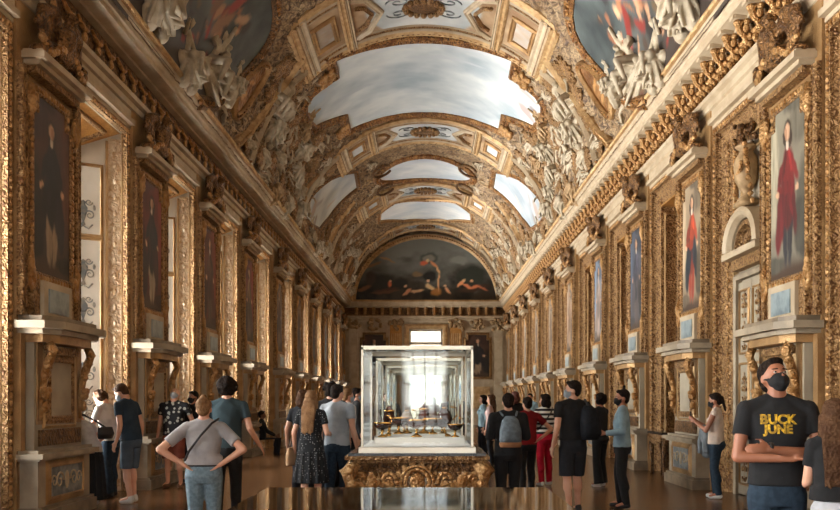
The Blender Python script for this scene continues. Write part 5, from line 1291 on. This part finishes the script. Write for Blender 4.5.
worn('wristwatch', 'black wristwatch on the folded arm of the man in black', 'watch', m1, [('strap', MB().lathe([(.034, 0), (.036, .012), (.034, .024)], 16, Matrix.Translation((-.075 * 1.03 + .16, .225, 1.2)) @ Matrix.Rotation(R(80), 4, 'Y')).mesh('strap', True), shoe_d)])
# 2 long haired woman at the right edge
person('long haired woman in black top and pale trousers beside the man with folded arms', 834, 5.35, 1.52, -8, black_c, cloth('pale grey trousers', (168, 168, 172)), 'tee', 'trousers', hair_br, 'verylong', skin_a, fem=True, fine=.012, hem=1.02, build=.86, arms=(((.185, .04, 1.14), (.12, .26, 1.1)), ((.185, .04, 1.14), (.12, .26, 1.1))))
# 3 woman, hands on hips
p3, *_ = person('fair haired woman in grey T-shirt and light jeans, hands on hips, seen from behind', 204, 8.4, 1.54, 2, grey_tee, jeans, 'tee', 'trousers', hair_bl, 'bun', skin_a, arms=('hips', 'hips'), build=1.12, fem=True, fine=.012, hem=1.0, belt=shoe_d, sleeve=.7)
kk = 1.57 / 1.75
worn('crossbody_bag', 'thin black bag strap across the back of the woman in grey', 'bag', p3, [('strap', MB().tube([(.155 * kk, .0, 1.47 * kk), (.11 * kk, -.115 * kk, 1.43 * kk), (.0, -.155 * kk, 1.3 * kk), (-.12 * kk, -.15 * kk, 1.14 * kk), (-.19 * kk, -.06 * kk, 1.03 * kk)], .011).mesh('strap', True), shoe_d)])
# 4 man in slate T-shirt
person('tall dark haired man in slate T-shirt and black trousers walking away', 227, 10.5, 1.78, 6, teal, black_c, 'tee', 'trousers', hair_dk, 'curly', skin_a, arms=('down', 'swing'), look=(0, -6), stride=.09)
# 5 man in floral shirt
person('man in black floral shirt and shorts facing us, head tilted up, white mask', 174, 15.0, 1.74, 176, floral, cloth('rust shorts', (110, 58, 46)), 'tee', 'shorts', hair_gy, 'bald', skin_a, arms=('pocket', 'down'), look=(0, 28), mask=mask_w, build=1.08, shoe=shoe_b)
person('dark haired visitor in black half hidden behind the woman in grey', 193, 15.9, 1.68, 150, black_c, chark, 'tee', 'trousers', hair_dk, 'short', skin_b, arms=('down', 'down'), mask=mask_k)
# 7-9 the three at the left window
w7, *_ = person('dark haired woman in white top and long black skirt leaning into the window recess', 92, 12.4, 1.47, 60, white_c, black_c, 'tee', 'longskirt', hair_dk, 'bun', skin_a, arms=('rail', 'bend'), lean=30, look=(0, -30), fem=True, shoe=shoe_w)
worn('shoulder_bag', 'black shoulder bag on the back of the woman in white top', 'bag', w7, [('bag_body', remesh(MB().loft([(.06, -.2, .95, .12, .05), (.06, -.22, 1.02, .14, .06), (.06, -.2, 1.12, .12, .05)]), .012, 2), shoe_d), ('strap', MB().tube([(.12, -.16, 1.1), (0, -.08, 1.2), (-.12, .06, 1.3), (-.1, .2, 1.3)], .012).mesh('strap', True), shoe_d)])
person('curly haired visitor in white between the two others at the window recess', 111, 13.5, 1.70, 75, white_c, jeans_d, 'tee', 'trousers', hair_br, 'curly', skin_a, arms=('rail', 'bend'), lean=12, look=(0, -30))
person('man in navy T-shirt and grey shorts leaning into the window recess', 131, 12.7, 1.78, 72, navy, cloth('slate shorts', (72, 82, 92)), 'tee', 'shorts', hair_br, 'short', skin_a, arms=('down', 'down'), lean=10, look=(8, -24), mask=mask_w, shoe=shoe_w)
# 10 seated figure by the left wall
person('person in dark hooded clothes sitting low against the window wall', 262, 24.4, 1.7, -80, black_c, chark, 'long', 'trousers', hair_dk, 'short', skin_c, arms=('rail', 'rail'), sit=True)
# 11-13 left of the glass case
w11, *_ = person('woman with long fair hair in black dotted dress left of the glass case', 311, 11.7, 1.64, -14, polka, polka, 'tee', 'dress', hair_bl, 'verylong', skin_a, fem=True, fine=.012, look=(0, -8), arms=('down', 'bend'))
worn('handbag', 'beige and white handbag carried by the woman in dotted dress', 'bag', w11, [('bag_body', remesh(MB().loft([(-.3, .04, .62, .05, .13), (-.3, .04, .74, .06, .14), (-.3, .04, .86, .03, .1)]), .012, 2), cloth('beige bag leather', (176, 144, 112))), ('strap', MB().tube([(-.3, .13, .84), (-.28, .08, .96), (-.28, .0, .96), (-.3, -.05, .84)], .009).mesh('strap', True), shoe_b)])
person('man in light grey T-shirt and jeans seen from behind, left of the glass case', 337, 12.0, 1.73, -20, grey_tee2, jeans_d, 'tee', 'trousers', hair_dk, 'short', skin_a, arms=('down', 'down'), look=(-14, -4), fine=.012, hem=.88, build=1.05)
person('tall dark haired person just behind the man in grey T-shirt', 331, 13.2, 1.78, -10, black_c, chark, 'tee', 'trousers', hair_dk, 'curly', skin_a)
person('brown haired woman in dark top behind the dotted dress', 303, 12.7, 1.66, -10, chark, chark, 'tee', 'trousers', hair_br, 'bob', skin_a, fem=True)
person('visitor in pale top left of the case looking across it', 348, 14.6, 1.7, -60, white_c, chark, 'tee', 'trousers', hair_bl, 'short', skin_a, mask=mask_w)
person('visitor in dark jacket beyond the left edge of the case', 357, 16.2, 1.74, -80, black_c, chark, 'long', 'trousers', hair_dk, 'short', skin_a, mask=mask_w)
person('distant visitor in dark clothes seen through the left of the glass case', 386, 25.5, 1.72, 170, black_c, chark, 'long', 'trousers', hair_dk, 'short', skin_a, fine=.02)
person('second distant visitor in dark clothes seen through the glass case on the left', 393, 27.5, 1.66, 160, chark, black_c, 'long', 'trousers', hair_br, 'bob', skin_a, fem=True, fine=.02)
person('distant visitor in blue jacket seen through the right of the glass case', 449, 25.0, 1.7, 10, cloth('blue jacket', (60, 84, 104)), chark, 'long', 'trousers', hair_br, 'short', skin_a, fine=.02)
person('distant visitor in rust top seen through the middle of the glass case', 433, 28.0, 1.62, 0, cloth('rust top', (150, 90, 62)), chark, 'tee', 'trousers', hair_br, 'bob', skin_a, fem=True, fine=.02)
person('distant visitor in black seen through the glass near its right post', 459, 26.5, 1.74, 0, black_c, chark, 'tee', 'trousers', hair_dk, 'short', skin_b, fine=.02)
# 14 youth with grey backpack
y14, *_ = person('dark haired youth in black hooded jacket carrying a grey backpack right of the case', 508, 11.2, 1.60, 4, black_c, black_c, 'long', 'trousers', hair_dk, 'short', skin_a, arms=('bend', 'bend'), fine=.012, build=1.12)
k14 = 1.6 / 1.75
b = MB().loft([(0, -.2, 1.02, .13, .07), (0, -.22, 1.08, .155, .09), (0, -.22, 1.22, .15, .095), (0, -.2, 1.36, .115, .075), (0, -.18, 1.42, .06, .045)], power=2.6)
pk = cloth('grey backpack canvas', (84, 92, 98), sc_=20); post_k = lambda p: p * k14
st = MB()
for s in (-1, 1): st.tube([(s * .09, -.14, 1.42), (s * .12, -.03, 1.475), (s * .13, .1, 1.4), (s * .15, .12, 1.2), (s * .17, -.06, 1.08)], .018)
sm = remesh(st, .012, 1, post_k)
worn('backpack', 'grey canvas backpack with brown base on the back of the youth in black', 'backpack', y14, [('bag_body', remesh(b, .012, 2, post_k), pk), ('front_pocket', remesh(MB().loft([(0, -.29, 1.07, .11, .03), (0, -.3, 1.12, .12, .04), (0, -.3, 1.22, .11, .035)], power=3), .01, 1, post_k), pk), ('leather_base', remesh(MB().loft([(0, -.22, .99, .14, .08), (0, -.22, 1.03, .16, .092), (0, -.22, 1.06, .155, .09)], power=2.6), .01, 1, post_k), cloth('tan leather', (120, 84, 58))), ('strap', sm, pk)])
person('visitor in red and black beside the youth with grey backpack', 527, 13.6, 1.56, 20, cloth('dark red top', (120, 26, 30)), black_c, 'tee', 'trousers', hair_dk, 'short', skin_a, arms=('down', 'hips'))
# 15 striped woman
p15, *_ = person('woman in black and white striped top and red trousers, white shoes', 545, 15.3, 1.62, 20, stripes, red_c, 'long', 'trousers', hair_dk, 'bob', skin_a, arms=('bend', 'down'), fem=True, shoe=shoe_w, hem=.98, look=(40, 0))
worn('crossbody_bag', 'black strap across the striped top of the woman in red trousers', 'bag', p15, [('strap', MB().tube([(.14, 0, 1.36), (.05, -.13, 1.28), (-.08, -.145, 1.12), (-.17, -.05, .98)], .013).mesh('strap', True), shoe_d)])
# 16 man in black with mask, sling pack
p16, *_ = person('young man in black T-shirt and dark shorts with pale mask, head turned left', 573, 11.5, 1.77, 22, black_c, chark, 'tee', 'shorts', hair_dk, 'short', skin_a, arms=('down', 'bend'), look=(58, 0), mask=mask_w, fine=.012, build=1.08, hem=.96, stride=.06)
worn('backpack', 'black backpack slung on the right shoulder of the masked young man', 'backpack', p16, [('bag_body', remesh(MB().loft([(.13, -.2, .98, .11, .07), (.13, -.23, 1.06, .14, .1), (.12, -.23, 1.22, .135, .1), (.12, -.2, 1.38, .1, .07), (.12, -.17, 1.43, .05, .04)], power=2.6), .012, 2), cloth('black nylon', (22, 24, 28), sc_=20)), ('strap', MB().tube([(.14, -.14, 1.44), (.17, -.02, 1.5), (.18, .1, 1.4), (.2, .1, 1.15), (.22, -.1, 1.02)], .018).mesh('strap', True), shoe_d)])
# 17 woman in black, curly
person('woman with bushy dark hair in black flared trousers and white shoes', 600, 15.1, 1.62, 40, black_c, black_c, 'long', 'flared', hair_dk, 'curly', skin_b, fem=True, shoe=shoe_w, arms=('bend', 'chin'))
# 18 man in pale blue shirt
person('man with topknot in pale blue shirt and black trousers facing left', 622, 12.1, 1.66, 78, blue_sh, black_c, 'long', 'trousers', hair_dk, 'knot', skin_b, arms=('bend', 'down'), mask=mask_k, hem=.9, look=(12, 0), fine=.012)
# 19 woman with phone
p19, _, _, A19 = person('dark haired woman in jeans and pale sleeveless top holding up a phone by the door', 716, 13.3, 1.62, 62, cloth('pale blush top', (190, 172, 158)), jeans_d, 'sleeveless', 'trousers', hair_dk, 'pony', skin_b, arms=('phone', 'phone'), fem=True, mask=mask_k, shoe=shoe_w, look=(0, -8), fine=.012)
k19 = 1.62 / 1.75
worn('smartphone', 'small dark smartphone in the raised hands of the woman by the door', 'phone', p19, [('phone_case', MB().box(-.036, .036, .40 * k19, .41 * k19, 1.28 * k19, 1.43 * k19).mesh('case'), shoe_d), ('screen', MB().box(-.032, .032, .398 * k19, .4 * k19, 1.29 * k19, 1.42 * k19).mesh('screen'), mat('dark phone screen', (24, 28, 34), .1))])
jk = MB(); drape(jk, (.08, .2, 1.16), (.06, .16, .74), .07, .11, 10, 3, .03)
worn('draped_jacket', 'grey jacket hanging over the forearm of the woman with the phone', 'jacket', p19, [('cloth', remesh(jk, .014, 2, lambda p: p * k19), cloth('grey jacket cloth', (116, 122, 126)))])
# 20+ far visitors right of the case
person('distant visitor in pale blue coat right of the case', 483, 21.5, 1.64, 100, blue_sh, chark, 'long', 'trousers', hair_dk, 'bob', skin_a, fem=True, fine=.018)
person('distant long haired woman in pink top right of the case', 491, 20.0, 1.64, 70, cloth('dusty pink top', (186, 158, 152)), chark, 'long', 'trousers', hair_br, 'long', skin_a, fem=True, fine=.018)
person('far visitor with red hair between the youth and the striped woman', 515, 19.0, 1.7, 20, black_c, chark, 'tee', 'trousers', mat('auburn hair', (84, 36, 26), .5), 'bob', skin_a, fine=.018)
person('far visitor in pale blue top beyond the striped woman', 530, 27.5, 1.72, 160, blue_sh, chark, 'tee', 'trousers', hair_dk, 'short', skin_b, fine=.02)
